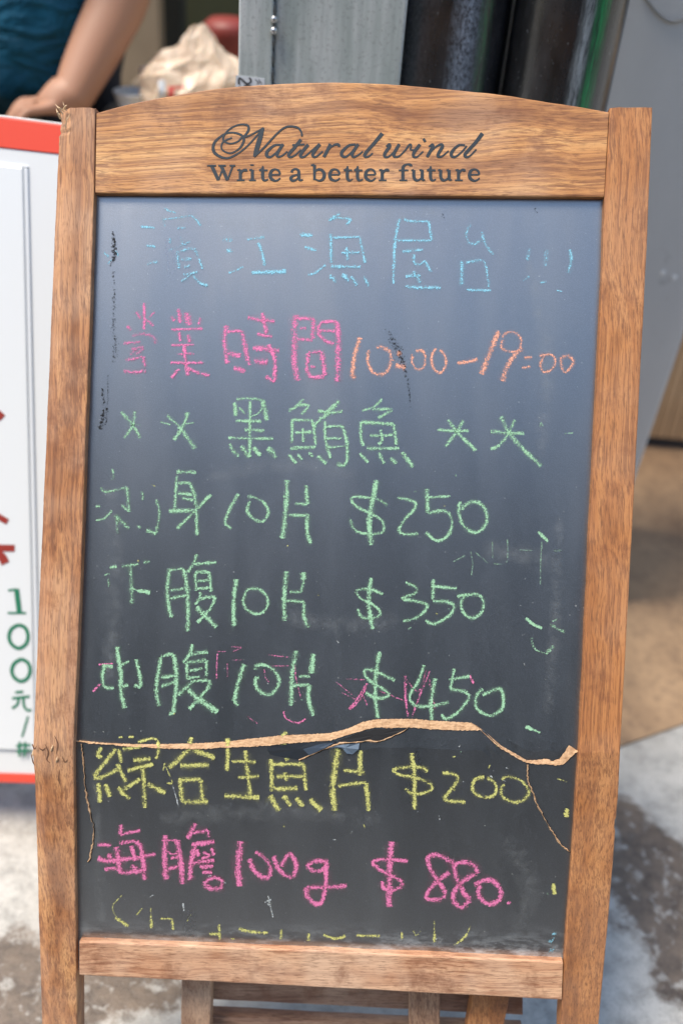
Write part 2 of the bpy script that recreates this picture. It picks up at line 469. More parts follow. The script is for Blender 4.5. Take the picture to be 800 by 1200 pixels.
for pts, ws in (([(38,872),(41,878),(43,874)], [1.2,1.6,.4]), ([(37,884),(39,893),(41,897)], [1,1.5,.4]), ([(53,872),(57,882),(55,890),(59,894)], [.4,1.5,1.1,.3]), ([(64,862),(68,872),(66,884)], [.4,1.3,.3]),
                ([(46,876),(50,879),(54,876)], [.6,1.2,.4]), ([(73,886),(76,893),(80,890)], [.4,1.1,.4]), ([(70,902),(69,913),(71,920)], [.3,1.2,.3])):
    q = smooth_line([(a, b, c) for (a, b), c in zip(pts, ws)], 1.5)
    obj('crack', ribbon_mb([(a, b) for a, b, c in q], [max(c, .2) for a, b, c in q], .0004, 0), DARKW, bo)
for a, b in (((60,880),(64,868)), ((66,893),(69,882)), ((39,880),(38,893))):
    mb = MB(); pa, pb = bp(*a, .0005), bp(*b, .0022)
    pb = pa.lerp(pb, .6); mb.tube([pa, pa.lerp(pb, .5)+nU*.0006, pb], [.0005, .0008, .0002], 5); obj('splinter', mb, SPL, bo)

# top rail with the shallow arch
ARCH = [(113.5,132), (150,122), (200,112), (250,104), (300,99.5), (350,97), (400,96), (450,98), (500,102), (550,106.5), (590,111), (640,119), (680,125), (712.7,131)]
RB = [(112.0,226.5), (300,227.5), (500,229.5), (707.0,231)]
plank('top_rail', WOOD_RAIL, smooth_line(ARCH, 6), RB, -.0012, .022, 90, .0016, wob=.35, grain_seed=5)
# bottom rail
plank('bottom_rail', WOOD_LOW, [(93.4,1103.5), (230,1109), (380,1115), (520,1121), (659,1127.5)], [(93.4,1143), (230,1150), (380,1157.5), (520,1165), (657.5,1172)], .0008, .022, 70, .0016, wob=.5, grain_seed=8)

# ------------------------------------------------------------------ the panel in two pieces
TT = [(80,866.5),(87.5,867),(117,870),(155,872),(192,872),(230,871),(267,869),(290,866),(320,863),(325,862),(362,860.5),(387,859),(407,854),(425,846),(440,843),(460,842.5),(487,842.5),(500,844),(525,845.5),(552,847),(563,854.5),(575,864),(587,874),(605,884),(617,891),(630,890.5),(640,889),(647,892),(655,889),(662,880),(666,873),(675,879),(684,880)]
TB = [(80,868.5),(87.5,869),(117,872),(155,875),(192,877),(230,878),(267,876),(290,875),(312,874),(337,871),(362,869.5),(387,867.5),(405,862),(425,856),(440,852.5),(460,853),(480,852.5),(500,854),(537,856),(552,856),(563.5,856),(574,866.5),(586,877),(604,887.5),(617,894.5),(630,895.5),(640,895.5),(652,897),(660,895.5),(665,891),(670,886),(676,880.5),(684,881)]
W_UP, W_LO = -.0100, -.0075
def interp_y(pts, x):
    for i in range(1, len(pts)):
        if x <= pts[i][0]: 
            k = (x-pts[i-1][0])/max(pts[i][0]-pts[i-1][0], 1e-6); return pts[i-1][1]+(pts[i][1]-pts[i-1][1])*k
    return pts[-1][1]
def panel_off(x, y):
    return W_LO if y > interp_y(TT, x) else W_UP
def panel_grid(name, x0f, x1f, topf, botf, off, ny, nx=70, label=None):
    mb = MB(); idx = []
    for j in range(ny+1):
        row = []
        for i in range(nx+1):
            s = i/nx; tt = j/ny
            xa = 95 + (700-95)*s
            yt, yb = topf(s), botf(s)
            y = yt + (yb-yt)*tt
            x = x0f(y) + (x1f(y)-x0f(y))*s
            row.append(mb.vert(bp(x, y, off)))
        idx.append(row)
    bidx = [[mb.vert(mb.v[k] - nU*.003) for k in row] for row in idx]
    for j in range(ny):
        for i in range(nx):
            mb.face(idx[j][i], idx[j][i+1], idx[j+1][i+1], idx[j+1][i])
            mb.face(bidx[j][i+1], bidx[j][i], bidx[j+1][i], bidx[j+1][i+1])
    for i in range(nx):
        mb.face(idx[0][i+1], idx[0][i], bidx[0][i], bidx[0][i+1]); mb.face(idx[ny][i], idx[ny][i+1], bidx[ny][i+1], bidx[ny][i])
    for j in range(ny):
        mb.face(idx[j][0], idx[j+1][0], bidx[j+1][0], bidx[j][0]); mb.face(idx[j+1][nx], idx[j][nx], bidx[j][nx], bidx[j+1][nx])
    return obj(name, mb, PANEL, bo, label=label)
lx = lambda y: lerp_pts(LI, y) - 3
rx = lambda y: lerp_pts(RI, y) + 3
def lerp_pts(p, y): return resample(p, [y])[0][0]
xr = lambda s: 84 + (679-84)*s
panU = panel_grid('panel', lx, rx, lambda s: 220.0, lambda s: interp_y(TT, xr(s))+1.0, W_UP, 60, 120, 'upper piece of the black panel, greyed with wiped chalk')
panL = panel_grid('panel', lx, rx, lambda s: interp_y(TB, xr(s))-.3, lambda s: 1136.0, W_LO, 24, 120, 'lower piece of the black panel under the torn break')

# torn fibre edge
def torn():
    m = mat('torn_fibreboard', (.52,.34,.20), .9, 0, .1); t = NT(m)
    a = t.noise(t.coord((.3,1,1)), 420, 4, .7); b = t.noise(t.coord(), 60, 3, .6)
    c = t.ramp(a, [(.3, (.27,.15,.08)), (.6, (.52,.34,.20))]); c = t.mix(t.ramp(b, [(.5,0),(.7,.4)]), c, (.60,.42,.27))
    t.l(c, t.b.inputs['Base Color']); t.bump(a, .6, .0012); return m
TORN = torn()
mb = MB(); N = 420; prev = None
for i in range(N+1):
    x = 84 + (679-84)*i/N
    yt, yb = interp_y(TT, x), interp_y(TB, x)
    yt += noise.noise(Vector((x*.45, 0, 0)))*.9 + noise.noise(Vector((x*1.7, 2, 0)))*.5; yb += noise.noise(Vector((x*.35, 5, 0)))*1.0 + noise.noise(Vector((x*.08, 8, 0)))*.9 + noise.noise(Vector((x*1.9, 3, 0)))*.6
    if yb < yt+1.2: yb = yt+1.2
    r = []
    for k in range(5):
        q = k/4; o = W_UP+.0006 + (W_LO-W_UP+.0006)*q + (noise.noise(Vector((x*.3, k*2, 4)))*.0006 if 0 < k < 4 else 0)
        r.append(mb.vert(bp(x, yt+(yb-yt)*q, o)))
    r.append(mb.vert(bp(x, yb+.3, W_LO-.001)))
    if prev:
        for k in range(5): mb.face(prev[k], r[k], r[k+1], prev[k+1])
    prev = r
obj('torn_edge', mb, TORN, bo)
# thin cracks and lifted paper
for pts, wd in (([(617.5,896),(618.5,915),(625,932),(631,947),(645,972),(657,990),(667,998)], 1.4), ([(96,872),(98,894),(100,922),(106,954),(110,974),(106,1002),(103,1010)], 1.5),
                ([(350,891),(370,882),(387,875),(400,871),(417,870),(432,868),(440,869.5),(455,865),(472,857),(478,853)], 1.6)):
    q = [(x+noise.noise(Vector((x*.31, y*.31, 1)))*1.5, y+noise.noise(Vector((x*.31, y*.31, 6)))*.6) for x, y in smooth_line(pts, 1.6)]
    obj('crack_gap', ribbon_mb([(x+.9, y+.6) for x, y in q], [1.1]*len(q), W_LO+.0003, 0, jit=.4), mat('gap_dark', (.004,.004,.004), .9), bo)
    ws = [max(.4, wd*(.95+1.2*noise.noise(Vector((i*.22, wd*9, len(pts)))))*min(1, .25+(len(q)-i)/8)) for i in range(len(q))]
    obj('crack', ribbon_mb(q, ws, W_LO+.0006, .0007, jit=.25), TORN, bo)
FLAP = mat('lifted_film', (.05,.07,.10), .4, 0, .6)
FLAP2 = mat('torn_film', (.09,.13,.18), .5, 0, .5)
def flake(name, poly, m, off, lift):
    mb = MB(); c = (sum(p[0] for p in poly)/len(poly), sum(p[1] for p in poly)/len(poly))
    ids = [mb.vert(bp(*p, off + (lift if i % 2 else 0))) for i, p in enumerate(poly)]; cc = mb.vert(bp(*c, off+lift*.6))
    ib = [mb.vert(mb.v[i] - nU*.0003) for i in ids]
    for i in range(len(ids)):
        j = (i+1) % len(ids); mb.face(ids[i], ids[j], cc); mb.face(ids[i], ids[j], ib[j], ib[i])
    return obj(name, mb, m, bo)
flake('lifted_film', [(313,875),(334,872.5),(362,870.5),(394,868.5),(394,871),(372,880.5),(350,890),(336,888),(316,884),(314,880)], mat('loose_film', (.016,.021,.028), .45, 0, .6), W_LO+.0006, .0006)
flake('lifted_film', [(396,868),(420,859),(440,854.5),(462,854.5),(476,854.5),(470,857.5),(455,864),(440,868),(430,866.5),(414,868.5)], mat('bare_film', (.018,.018,.019), .6, 0, .3), W_LO+.0005, .0003)
flake('film_shred', [(385,877),(392,874.5),(402,872.5),(410,872),(421,871),(420,878),(413,884),(406,883),(401,877),(393,876)], FLAP2, W_LO+.0010, .0016)
flake('film_shred', [(355,878),(375,872),(392,870),(380,877),(362,885)], FLAP, W_LO+.0013, .0006)

# ------------------------------------------------------------------ chalk writing
def glyph(name, colour, ox, oy, s, text, w0=3.0, p0=.62, label=None):
    mb = MB(); k = 0; runs = []
    for st in text.split(';'):
        st = st.strip()
        if not st: continue
        wd, pr = w0, p0
        if '|' in st:
            h, st = st.split('|')
            for tk in h.split():
                if tk[0] == 'w': wd = float(tk[1:])
                if tk[0] == 'p': pr = float(tk[1:])
        pts = [tuple(float(v) for v in q.split(',')) for q in st.split()]
        pts = [(ox+x/s, oy+y/s) for x, y in pts]
        q = smooth_line(pts, 1.3)
        L = len(q); ph = random.random()*50
        ws = []; at = []
        for i in range(L):
            e = min(1, (i+1)/1.8, (L-i)/1.8)
            ws.append(wd*1.5*(.72+.28*e)*(1+.22*noise.noise(Vector((i*.13, ph, 0)))))
            at.append(pr*(1+.42*noise.noise(Vector((i*.07, ph, 9))))*(.7+.3*e))
        k += 1; lift = .00020 + .00005*k; runs.append((q, wd))
        ribbon_mb(q, ws, lambda x, y, lift=lift: panel_off(x, y)+lift, 0, mb, at, .18)
    nf = len(mb.f)
    if label is not None:
        for q, wd in runs:
            ribbon_mb(q[::3]+[q[-1]], [wd*2.9]*(len(q[::3])+1), lambda x, y: panel_off(x, y)+.00014, 0, mb, [.9]*(len(q[::3])+1), .3)
    par = panL if (oy > 862 or name == 'LOW') else panU
    o = obj('chalk_mark' if label is None else 'chalk_character', mb, CH[colour], par, attr=True, label=label)
    if label is not None:
        o.data.materials.append(HALO[colour])
        for p_ in o.data.polygons[nf:]: p_.material_index = 1
    return o
def G(colour, ox, oy, s, text, **k):
    if k.get('label') is None:
        for st in text.split(';'): glyph('g', colour, ox, oy, s, st, **k)
    else: glyph('g', colour, ox, oy, s, text, **k)

b = dict(w0=2.4, p0=.50)
G('blue',150,240,4,"w1.6 p.4|165,12 195,28 225,38;w1.8 p.32|160,70 220,62 300,50;300,50 322,72 340,100;p.25 w1.8|165,75 175,100;60,102 125,108;85,190 130,197;p.36|90,278 140,266;p.25|230,112 270,106;p.3|195,155 200,180;p.3 w2|245,150 260,185 290,170;p.15 w1.5|190,215 290,175;p.38|230,215 240,300;232,222 305,205 330,250 350,300;p.5|250,258 298,252;265,292 290,284;p.4|260,328 300,320 330,312;p.4|300,322 250,358;305,330 340,368 375,378",label='faint pale blue character, first of the top line',**b)
G('blue',150,240,4,"w3|443,162 490,165;w3|462,215 492,218;w2 p.5|472,320 540,292;w2.6|558,162 640,152;w3|610,178 630,230 640,285;w3.6 p.6|578,318 740,312",label='light blue chalk character of two bars and a stem',**b)
G('blue',340,240,4,"180,75 235,38;185,72 215,62 280,68 262,92;w3.4 p.6|45,140 105,144;w3|68,198 122,215;82,325 110,322 165,282;w3|190,135 192,270;200,155 325,150;w3|325,150 335,200 350,272;240,225 325,222;w3|265,198 268,260;w3|190,288 330,292;w3.6|185,330 215,362;w3.6|245,322 275,358;w3.2|285,335 315,378;w2.6|345,335 368,382",label='light blue boxed chalk character with four dots below',**b)
G('blue',340,240,4,"w2.8|512,65 490,180 482,370;530,65 560,76 648,78;648,78 662,168;498,165 660,168;525,218 620,210;578,232 580,270 605,280 630,262;630,262 660,315;w3|540,335 610,330;w3|575,312 612,365;w3.2 p.42|535,382 590,388 705,388",label='light blue chalk character with a long left leg',**b)
G('blue',500,260,4,"p.42|205,12 185,50 195,95 225,103 255,85;p.44|255,45 275,105 308,155;w3.4 p.42|165,182 162,295;p.38|180,192 230,182 270,190 290,305;w2.2 p.6|185,318 300,322",label='light blue chalk square under a hook',**b)
G('blue',500,260,4,"w3 p.36|480,125 470,180;w3.4 p.34|562,130 555,210;w2.8 p.44|668,130 675,175 660,240;w1.6 p.42|450,275 480,255;w2|530,285 558,282;w1.4|608,322 632,326",label='three faint light blue exclamation strokes',**b)
G('blue',90,230,2.58,"w2 p.4|82,170 98,185;w2 p.4|118,165 130,185;w2 p.3|95,205 105,192",**b)
b = dict(w0=2.6, p0=.46)
G('pink',130,350,4,"w2.6 p.62|155,20 158,90 156,145;w2.6 p.36|120,62 140,95;w2.4|165,95 200,128;w1.5 p.3|208,60 180,88;p.3|75,128 95,148;p.32|100,175 150,165 200,180 208,210;p.38|60,210 140,202;p.3|95,235 150,230 120,260;p.3|90,262 120,235;p.38|70,290 150,272;w3|150,272 162,320;w3|60,338 110,345 165,338",label='half wiped pink chalk character, first of the hours line',**b)
b = dict(w0=2.8, p0=.54)
G('pink',130,350,4,"w3.4 p.42|285,80 297,105;w4 p.5|315,48 328,115;w5.5 p.46|352,65 368,125;w3|420,90 410,120;w2.4|283,145 430,140;320,158 326,200;w3.6 p.42|360,168 372,205;w2 p.46|283,218 390,215;w3.2|343,215 350,300 362,360;w2 p.42|310,260 390,258;w2.4|278,300 435,300;320,330 283,370;w3.2 p.64|360,325 400,345 462,360",label='pink chalk character with four ticks over crossbars',**b)
G('pink',130,350,4,"w4|542,125 532,200 545,305;545,155 612,150;w4.4 p.48|612,150 630,230 648,312;w4 p.46|545,255 608,268;w4|575,325 630,340;w3.4|640,88 700,100 768,105;w4|708,65 718,110 728,165;685,165 755,178;w4.4 p.5|665,230 790,245;w3.8 p.62|738,215 768,290 765,390;w3 p.5|765,390 725,365;w5 p.44|668,290 735,298",label='pink chalk character with a tall box on its left',**b)
G('pink',310,350,4,"w5.6 p.48|145,75 138,200 140,300 155,385;w3.4|150,90 230,95;w3.6 p.46|230,90 225,190;w3 p.42|150,188 225,195;w2.6|165,138 195,138;w2.8 p.62|268,108 335,105;w5|337,105 346,200 340,388;w3.2|268,108 250,150 280,195 325,210;255,150 330,152;w3.2|205,255 265,245;w4.4 p.48|265,245 275,300 282,360;w3.8|205,255 200,340 225,368 280,362;w2.6|215,318 240,318",label='pink chalk gate shaped character before the hours',**b)
b = dict(w0=3, p0=.50)
G('peach',310,350,4,"w3.8|448,182 420,270 410,370;410,370 428,368",label='peach chalk numeral 1 at the start of the hours',**b)
G('peach',310,350,4,"488,240 482,290 500,335 530,355 570,345 590,300 585,250 545,225 525,232",label='peach chalk numeral 0 beside the dark smear',**b)
G('peach',310,350,4,"w3.8 p.75|634,245 622,268;w4.4 p.8|612,312 660,325;w1.6|590,285 610,290",label='peach chalk colon over the dark smear',**b)
G('peach',310,350,4,"w2.4|708,245 740,245 752,285 740,325 710,330 692,300 690,260",label='peach chalk zero after the first colon',**b)
G('peach',500,370,4,"w2.6|42,152 22,190 28,240 60,268 88,235 85,190 60,160",label='narrow peach chalk zero before the dash',**b)
G('peach',500,370,4,"w3 p.62|142,222 190,216 238,205",label='peach chalk dash',**b)
G('peach',500,370,4,"w4.2|335,70 300,160 255,275",label='leaning peach chalk numeral 1 after the dash',**b)
G('peach',500,370,4,"w2.4|355,110 350,150 385,168 430,160 440,110 410,78 375,78 350,105;w4.2|445,150 400,200 370,250 355,308",label='peach chalk numeral 9',**b)
G('peach',500,370,4,"w2.4|455,198 492,195;w2.2|445,245 485,238",label='peach chalk colon of two short bars',**b)
G('peach',500,370,4,"w2.4|525,188 580,182 602,215 580,255 545,262 530,230 545,190",label='next to last peach chalk zero of the hours',**b)
G('peach',500,370,4,"w2.6|625,200 660,188 685,215 665,250 645,265 628,235 628,195",label='last peach chalk zero by the right post',**b)
b = dict(w0=2.6, p0=.58)
G('green',120,460,4,"w2.8 p.42|88,92 140,150 180,215;w2.6 p.5|152,88 145,150 102,215;w1.4 p.3|115,150 180,152",label='faint small green chalk cross by the left post',**b)
G('green',120,460,4,"w3 p.48|302,105 360,160;w4.2 p.48|360,160 435,262;w3.4|400,92 375,165 335,222;w1.5 p.3|270,138 320,150;w1.5 p.35|385,150 430,140",label='green chalk cross left of the fish title',**b)
G('green',120,460,4,"w3.6|620,45 625,110;w2.2|628,32 690,28 750,35;w4|750,35 772,130;w2|640,70 668,100;w3|692,40 690,305;w1.8|750,65 735,95 700,110;625,132 745,135;w2.8|665,175 760,178;w2.8|590,212 800,216;w3|597,240 615,275 640,300;w3.8|650,250 690,305;w3.8|708,255 740,298;w4.4|775,258 815,305",label='green chalk character with four dots, first of the fish title',**b)
G('green',310,460,4,"112,88 150,62 182,30;150,58 205,62 172,102;w2.8|130,125 128,235;130,128 225,130;w2.8|225,130 240,245;143,188 220,185;178,168 182,232;w3|120,262 240,255;w2.8|113,290 148,332;155,288 175,315;w3|207,280 225,302;w3|248,297 288,335;w4.2|350,40 290,100 225,160;w2.8|250,86 320,95 365,87;w3|282,135 285,220 308,308;290,160 362,155;w3.2|362,155 385,230 385,320 365,342 338,335;285,215 360,213;290,258 380,250",label='wide two part green chalk fish character',**b)
G('green',310,460,4,"w2.4|550,30 510,68 457,85;505,80 595,80 530,120;w3|452,135 450,200 462,250;w3|455,138 605,148;w3.4|605,148 612,200 615,245;w2.8|493,202 600,200;w3|543,175 550,220 535,245;w3.2|478,262 630,262;w3|445,285 485,328;w3.2|533,282 562,335;w3.2|590,305 615,335;w3.6|642,280 695,350",label='green chalk fish character before the stars',**b)
G('green',490,460,4,"w3.6|138,128 180,185 270,272;w3|212,130 175,190 128,252;w2.8|88,175 150,180 235,180",label='smaller green chalk star beside the fish title',**b)
G('green',490,460,4,"w3.8|385,112 425,190 500,275 575,345;w2.8|452,128 420,195 375,250 338,265;w3|338,183 495,192",label='larger green chalk star with a long tail',**b)
G('green',490,460,4,"w1.4 p.35|568,160 575,140 582,158;w1 p.4|685,192 728,190;w2 p.3|175,385 178,398",**b)
b = dict(w0=2.2, p0=.42)
G('green',100,540,4,"p.5|125,38 133,60;p.3|133,60 130,90;75,125 95,145 195,125;w2.8|195,125 200,180 205,240;170,205 205,240;w2.4 p.5|48,215 70,213;p.5|50,278 90,270 125,232;w3.6|140,255 205,318;p.25|150,255 150,345;p.4|267,145 268,185;w2.6|330,180 348,240 332,342;w3.2 p.6|332,342 285,325;245,300 258,318",label='worn green chalk character, first of the 250 line',**b)
b = dict(w0=2.8, p0=.58)
G('green',100,540,4,"w3.2|428,50 520,55;w2.8|430,70 418,230;432,105 490,102;w3.4|490,102 515,180 525,350;w3.4|435,152 500,160;455,175 505,185;w3.6|392,235 510,232;w3|588,158 510,240 430,318",label='green chalk character crossed by a long slash',**b)
G('green',250,550,4,"w3|118,115 75,190 52,255;52,255 85,278",label='bent green chalk 1 on the 250 line',**b)
G('green',250,550,4,"160,130 190,130 235,155 258,200 235,242 195,235 160,200 165,165 175,150",label='green chalk 0 on the 250 line',**b)
G('green',250,550,4,"w4.2|345,50 338,200 322,325;w3.6|435,75 440,165;w2.6|440,165 380,160;350,215 450,217;w3.6|440,220 440,300 458,348",label='green chalk piece character on the 250 line',**b)
G('green',400,550,4,"w4.4 p.66|165,50 140,170 130,260 140,355;w2.6|215,168 160,138 55,130 60,165 130,205 190,240 195,290 160,302 90,298 55,275 42,235",label='green chalk dollar sign before 250',**b)
G('green',400,550,4,"w2.8|262,132 335,150 345,180 300,230 270,280 290,303 360,300",label='green chalk 2 of 250',**b)
G('green',400,550,4,"w3.6|398,92 405,205;w2.4|405,132 510,125;w3|405,205 480,195 515,230 505,300 450,335 395,295",label='green chalk 5 of 250',**b)
G('green',400,550,4,"w3.4|555,150 550,210 580,275 640,295 680,240 665,175 620,152 575,170 565,190",label='green chalk 0 of 250',**b)
G('pale',520,600,4.706,"w1.2|50,275 115,240;145,215 158,280 150,350;175,225 240,280;265,155 268,255;275,285 320,288 348,265 348,150;538,160 532,280 530,400;w1|415,210 490,212;w1.5|600,215 648,212",w0=1.3,p0=.42)
G('green',520,600,4.706,"w3 p.75|518,108 572,162;w2.8 p.75|450,585 490,620 540,640;w2.6 p.4|585,622 665,662;w1.6 p.35|595,602 632,588;w2.2 p.36|482,695 500,755 560,780;w3 p.5|560,780 605,740",w0=2.4,p0=.5)
b = dict(w0=2.4, p0=.5)
G('green',110,640,4,"w3 p.7|75,100 108,95;130,95 210,85;w2.4|232,78 262,72;w1.5 p.4|50,135 75,130;w1.5 p.3|68,150 70,190;w3.4 p.35|172,95 178,190 178,270;w1.6|180,198 205,208;w3.4 p.72|205,208 265,218",label='worn green chalk character, first of the 350 line',**b)
b = dict(w0=2.8, p0=.58)
ABD = dict(label='green chalk belly character on the 350 line')
G('green',110,640,4,"w3.6|355,105 345,200 350,280 365,335;355,112 420,105;w4|420,105 440,220 440,400;360,208 420,198;358,245 445,228;w3|485,38 465,85 440,122;470,85 575,75;w2.8|475,125 480,210;475,122 540,120;w3|540,120 550,215;w2.4|485,163 545,160;485,200 545,195;500,215 495,245 475,275;w3|500,245 565,240 540,300 485,358;w4.2|480,285 520,325 575,380",**ABD,**b)
G('green',110,640,4,"w4|668,155 655,260 658,375",label='straight green chalk 1 on the 350 line',**b)
G('green',260,650,4,"w2.8|150,160 120,165 100,215 120,260 170,278 210,250 212,200 180,165 140,158",label='round green chalk 0 on the 350 line',**b)
G('green',260,650,4,"w4|303,78 290,220 295,310;w4.4|380,82 382,125;w2.6|382,125 372,175;w2.2|372,175 318,175;290,215 385,220;w3.2|385,222 385,290 405,342",label='green chalk piece character on the 350 line',**b)
G('green',400,660,4,"w4 p.66|138,68 128,180 145,310;w2.6|195,145 130,122 72,130 90,165 150,195 180,230 165,252 110,258 85,240 78,212",label='green chalk dollar sign before 350',**b)
G('green',400,660,4,"w2.8|300,90 352,115 345,140 285,165 350,178 400,195 385,230 340,260 288,270",label='green chalk 3 of 350',**b)
G('green',400,660,4,"w3|430,75 428,175;w2.6|420,108 540,118;w2.8|428,178 490,180 525,200 505,245 430,285 395,265",label='green chalk 5 of 350',**b)
G('green',400,660,4,"w2.8|540,155 640,148 665,190 655,230 615,258 570,230 560,180 580,152",label='green chalk 0 of 350',**b)
b = dict(w0=3.0, p0=.62)
G('green',100,750,4.444,"w3.8|165,35 185,180 185,260 205,355;w3.2|145,138 105,140 90,190 105,245 150,250;w3.4|100,125 95,160;w2.4|190,130 230,110;190,240 225,235;w3.4|265,100 285,190 290,245;290,245 255,235",label='green chalk middle character on the 450 line',**b)
G('pink',100,750,4.444,"w1.5 p.5|70,127 145,123;w2.2 p.62|80,228 40,268;w1 p.3|118,130 115,160",**b)
G('green',100,750,4.444,"w3.6|395,90 370,250 385,345;w3|395,90 430,75 460,75;w4|460,75 475,200 460,380;460,380 435,385;395,195 475,185;395,242 470,215;w3.2|558,22 545,70 510,118;w3.4 p.5|545,75 640,62;530,118 530,205;w3.2 p.5|530,118 630,105;630,105 632,190;w3.2 p.5|545,160 610,148;530,200 595,190;w3.4|485,288 560,215;w3 p.5|560,215 640,210;w3.4|640,210 645,240 590,310 540,360;w5|535,260 600,315 690,375",label='green chalk belly character on the 450 line',**b)
G('green',250,750,4.444,"w4.2|160,125 130,220 108,320;108,320 130,342",label='leaning green chalk 1 on the 450 line',**b)
G('green',250,750,4.444,"w3.4|218,155 225,135 270,130 325,170 342,225 310,275 270,283 225,250 220,205 238,195",label='open green chalk 0 on the 450 line',**b)
G('green',250,750,4.444,"w4.2|430,55 410,180 405,342;w4.8|520,72 510,175;w2.8 p.5|445,188 505,190;p.5|410,238 500,232;w4|500,232 495,310 520,395",label='green chalk piece character on the 450 line',**b)
G('pink',250,750,4.444,"20,60 65,60;w1.4|22,62 18,130 18,200;95,35 145,40 100,60;w1.2|288,78 400,90;300,135 395,135;265,150 270,190 290,220;w1.6 p.5|365,370 380,410 440,432 480,410;w2.4 p.55|705,360 740,320 790,240;640,220 740,300;w.9|700,205 780,205;180,400 230,435;425,130 430,200 455,300;100,105 150,103;72,120 75,190",w0=1.2,p0=.30)
G('green',400,750,3.333,"w3.6|150,45 135,130 132,230 142,305;w2.8|208,158 150,130 95,115 100,150 180,205 170,225 130,225 95,205",label='green chalk dollar sign before 450',**b)
G('green',400,750,3.333,"w2.8|322,98 300,160 268,215 280,250 330,260 418,243;w3.6|365,150 350,240 352,312",label='green chalk 4 of 450',**b)
G('green',400,750,3.333,"w2.8|440,112 425,190;w2.8|418,155 500,142;w3|425,190 485,205 495,230 450,285 405,308 390,290",label='green chalk 5 of 450',**b)
G('green',400,750,3.333,"w3|550,190 525,225 530,270 580,295 625,270 630,220 615,190 550,215",label='green chalk 0 of 450',**b)
G('green',400,750,3.333,"w3.4 p.75|718,338 745,350;w2|745,350 775,362",**b)
G('pink',400,750,3.333,"w2.2 p.5|100,170 70,235 32,270;75,195 100,255;w2.6 p.36|250,140 250,230 260,300;w1.2|250,150 300,200 330,120;w2 p.36|345,120 300,230 275,300;w2.2 p.5|500,138 515,170;w1|0,205 70,240;w1.2|150,200 240,235;340,150 365,270;w1|20,152 90,155",w0=1.6,p0=.34)
b = dict(w0=3.4, p0=.62)
G('yellow',100,850,4.444,"85,115 65,155 90,165;w4|160,122 45,265;w3.2|45,268 75,275 170,230;w3.4|172,120 190,195;w3.4|168,200 212,295;w4|68,300 78,402;w4|105,305 130,372;w1.6 p.5|175,62 195,62;w2|225,62 252,60;w2.2 p.5|275,88 350,68 378,80;w3|378,80 380,130 370,175;w2.8|195,125 290,112;w3.8|250,185 340,172;w3.4|220,235 355,203;w4|300,228 308,330 312,430;w3.6|285,280 185,345;w3.4|172,320 200,360 235,380;w4|325,305 418,352",label='yellow chalk character with a stitched left half',**b)
G('yellow',100,850,4.444,"w3.8 p.7|553,62 545,95;w4.2|545,120 490,175 435,222;w4.6 p.56|560,125 610,145 675,170;w4.2|495,210 645,205;w3.8|485,285 600,280;w4|600,280 612,400;w4|495,280 505,400;w4.2|505,400 640,398",label='yellow chalk roof over square character',**b)
G('yellow',100,850,4.444,"w1.6 p.5|415,195 405,235;w1.3|420,215 455,300;w2.4|425,300 460,300",w0=1.5,p0=.5)
G('white',100,850,4.444,"w1.2|455,310 485,420",w0=1.5,p0=.4)
G('yellow',250,850,4,"w3.6|66,60 68,140 62,215;w2.8|85,168 200,172;w4|150,118 160,220 175,325;w3|115,245 215,238;w4|52,330 130,335 215,338",label='yellow chalk character of three bars and a stem',**b)
G('yellow',250,850,4,"w3|345,32 320,50;w3.6|340,85 295,118;w3|335,100 428,112;w3.6|428,112 335,160;w4.2|270,158 275,310;w3.4|280,182 425,182;w3.4|425,182 432,305;w3.2|295,240 425,240;w3.2|335,220 340,262;w4|285,297 395,297;w4.6|262,330 310,400;w4.2|328,330 362,378;w4.2|388,340 422,380;w4.2|452,345 505,400",label='yellow chalk fish character under the break',**b)
G('yellow',250,850,4,"w5.4|585,100 560,280 570,400;w4.4|688,118 685,235;w2.6|608,213 710,218;w3|585,285 640,275 715,270;w4|715,270 728,402",label='yellow chalk piece character',**b)
b = dict(w0=3.0, p0=.58)
G('yellow',440,860,4,"w3.4|168,90 180,200 183,355;w2.8|240,180 225,160 160,155 85,168 110,190 200,210 260,240 255,265 210,280 160,275 140,255",label='yellow chalk dollar sign',**b)
G('yellow',440,860,4,"312,182 370,190 385,215 350,265 315,305;315,305 350,315 420,320",label='yellow chalk 2 of 200',**b)
G('yellow',440,860,4,"w2.8|508,205 470,210 452,250 470,285 520,298 560,280 560,235 520,205;w3.4 p.7|475,205 508,203",label='yellow chalk first 0 of 200',**b)
G('yellow',440,860,4,"w2.8 p.5|590,215 620,200 680,220 718,270 690,312 640,318 590,290 590,250 605,240",label='yellow chalk last 0 of 200 touching the crack',**b)
b = dict(w0=4.0, p0=.66)
G('pink',100,950,4,"w3.8|170,65 165,112;w3|165,112 258,92;w3.4|58,160 122,162;w4.2|60,222 110,235 250,220;w3|250,220 330,203;w3.4|90,275 145,268;w4.8|145,170 165,295;w3.4|160,155 200,145 240,145;w4.6|240,145 265,190 280,325;w4.2|215,165 235,235;w3.8|165,292 220,288 285,278;w4.4|215,255 240,275;w4.4|105,205 125,218",label='bold pink chalk sea character',**b)
G('pink',100,950,4,"w5|375,115 372,220 378,322;w2.2|358,140 430,138;w4.8|430,138 450,250 455,345;w1.6|390,190 405,205 430,200;w3.2|390,272 435,262;w2.6|400,222 435,218;w4.2|518,60 480,132;w3.2|505,105 575,92;w3|575,92 578,125;w4|498,160 605,145;w4.6|515,165 495,250 492,325;w3|525,180 530,215;w3|590,175 603,210;w2.6|550,195 580,210 545,225;w3.4|505,245 605,232;w3.8|535,265 600,258;w3|548,290 595,290;w4|575,330 560,345 590,365 635,360 640,330 605,315 570,330",label='bold pink chalk character with a small ring below',**b)
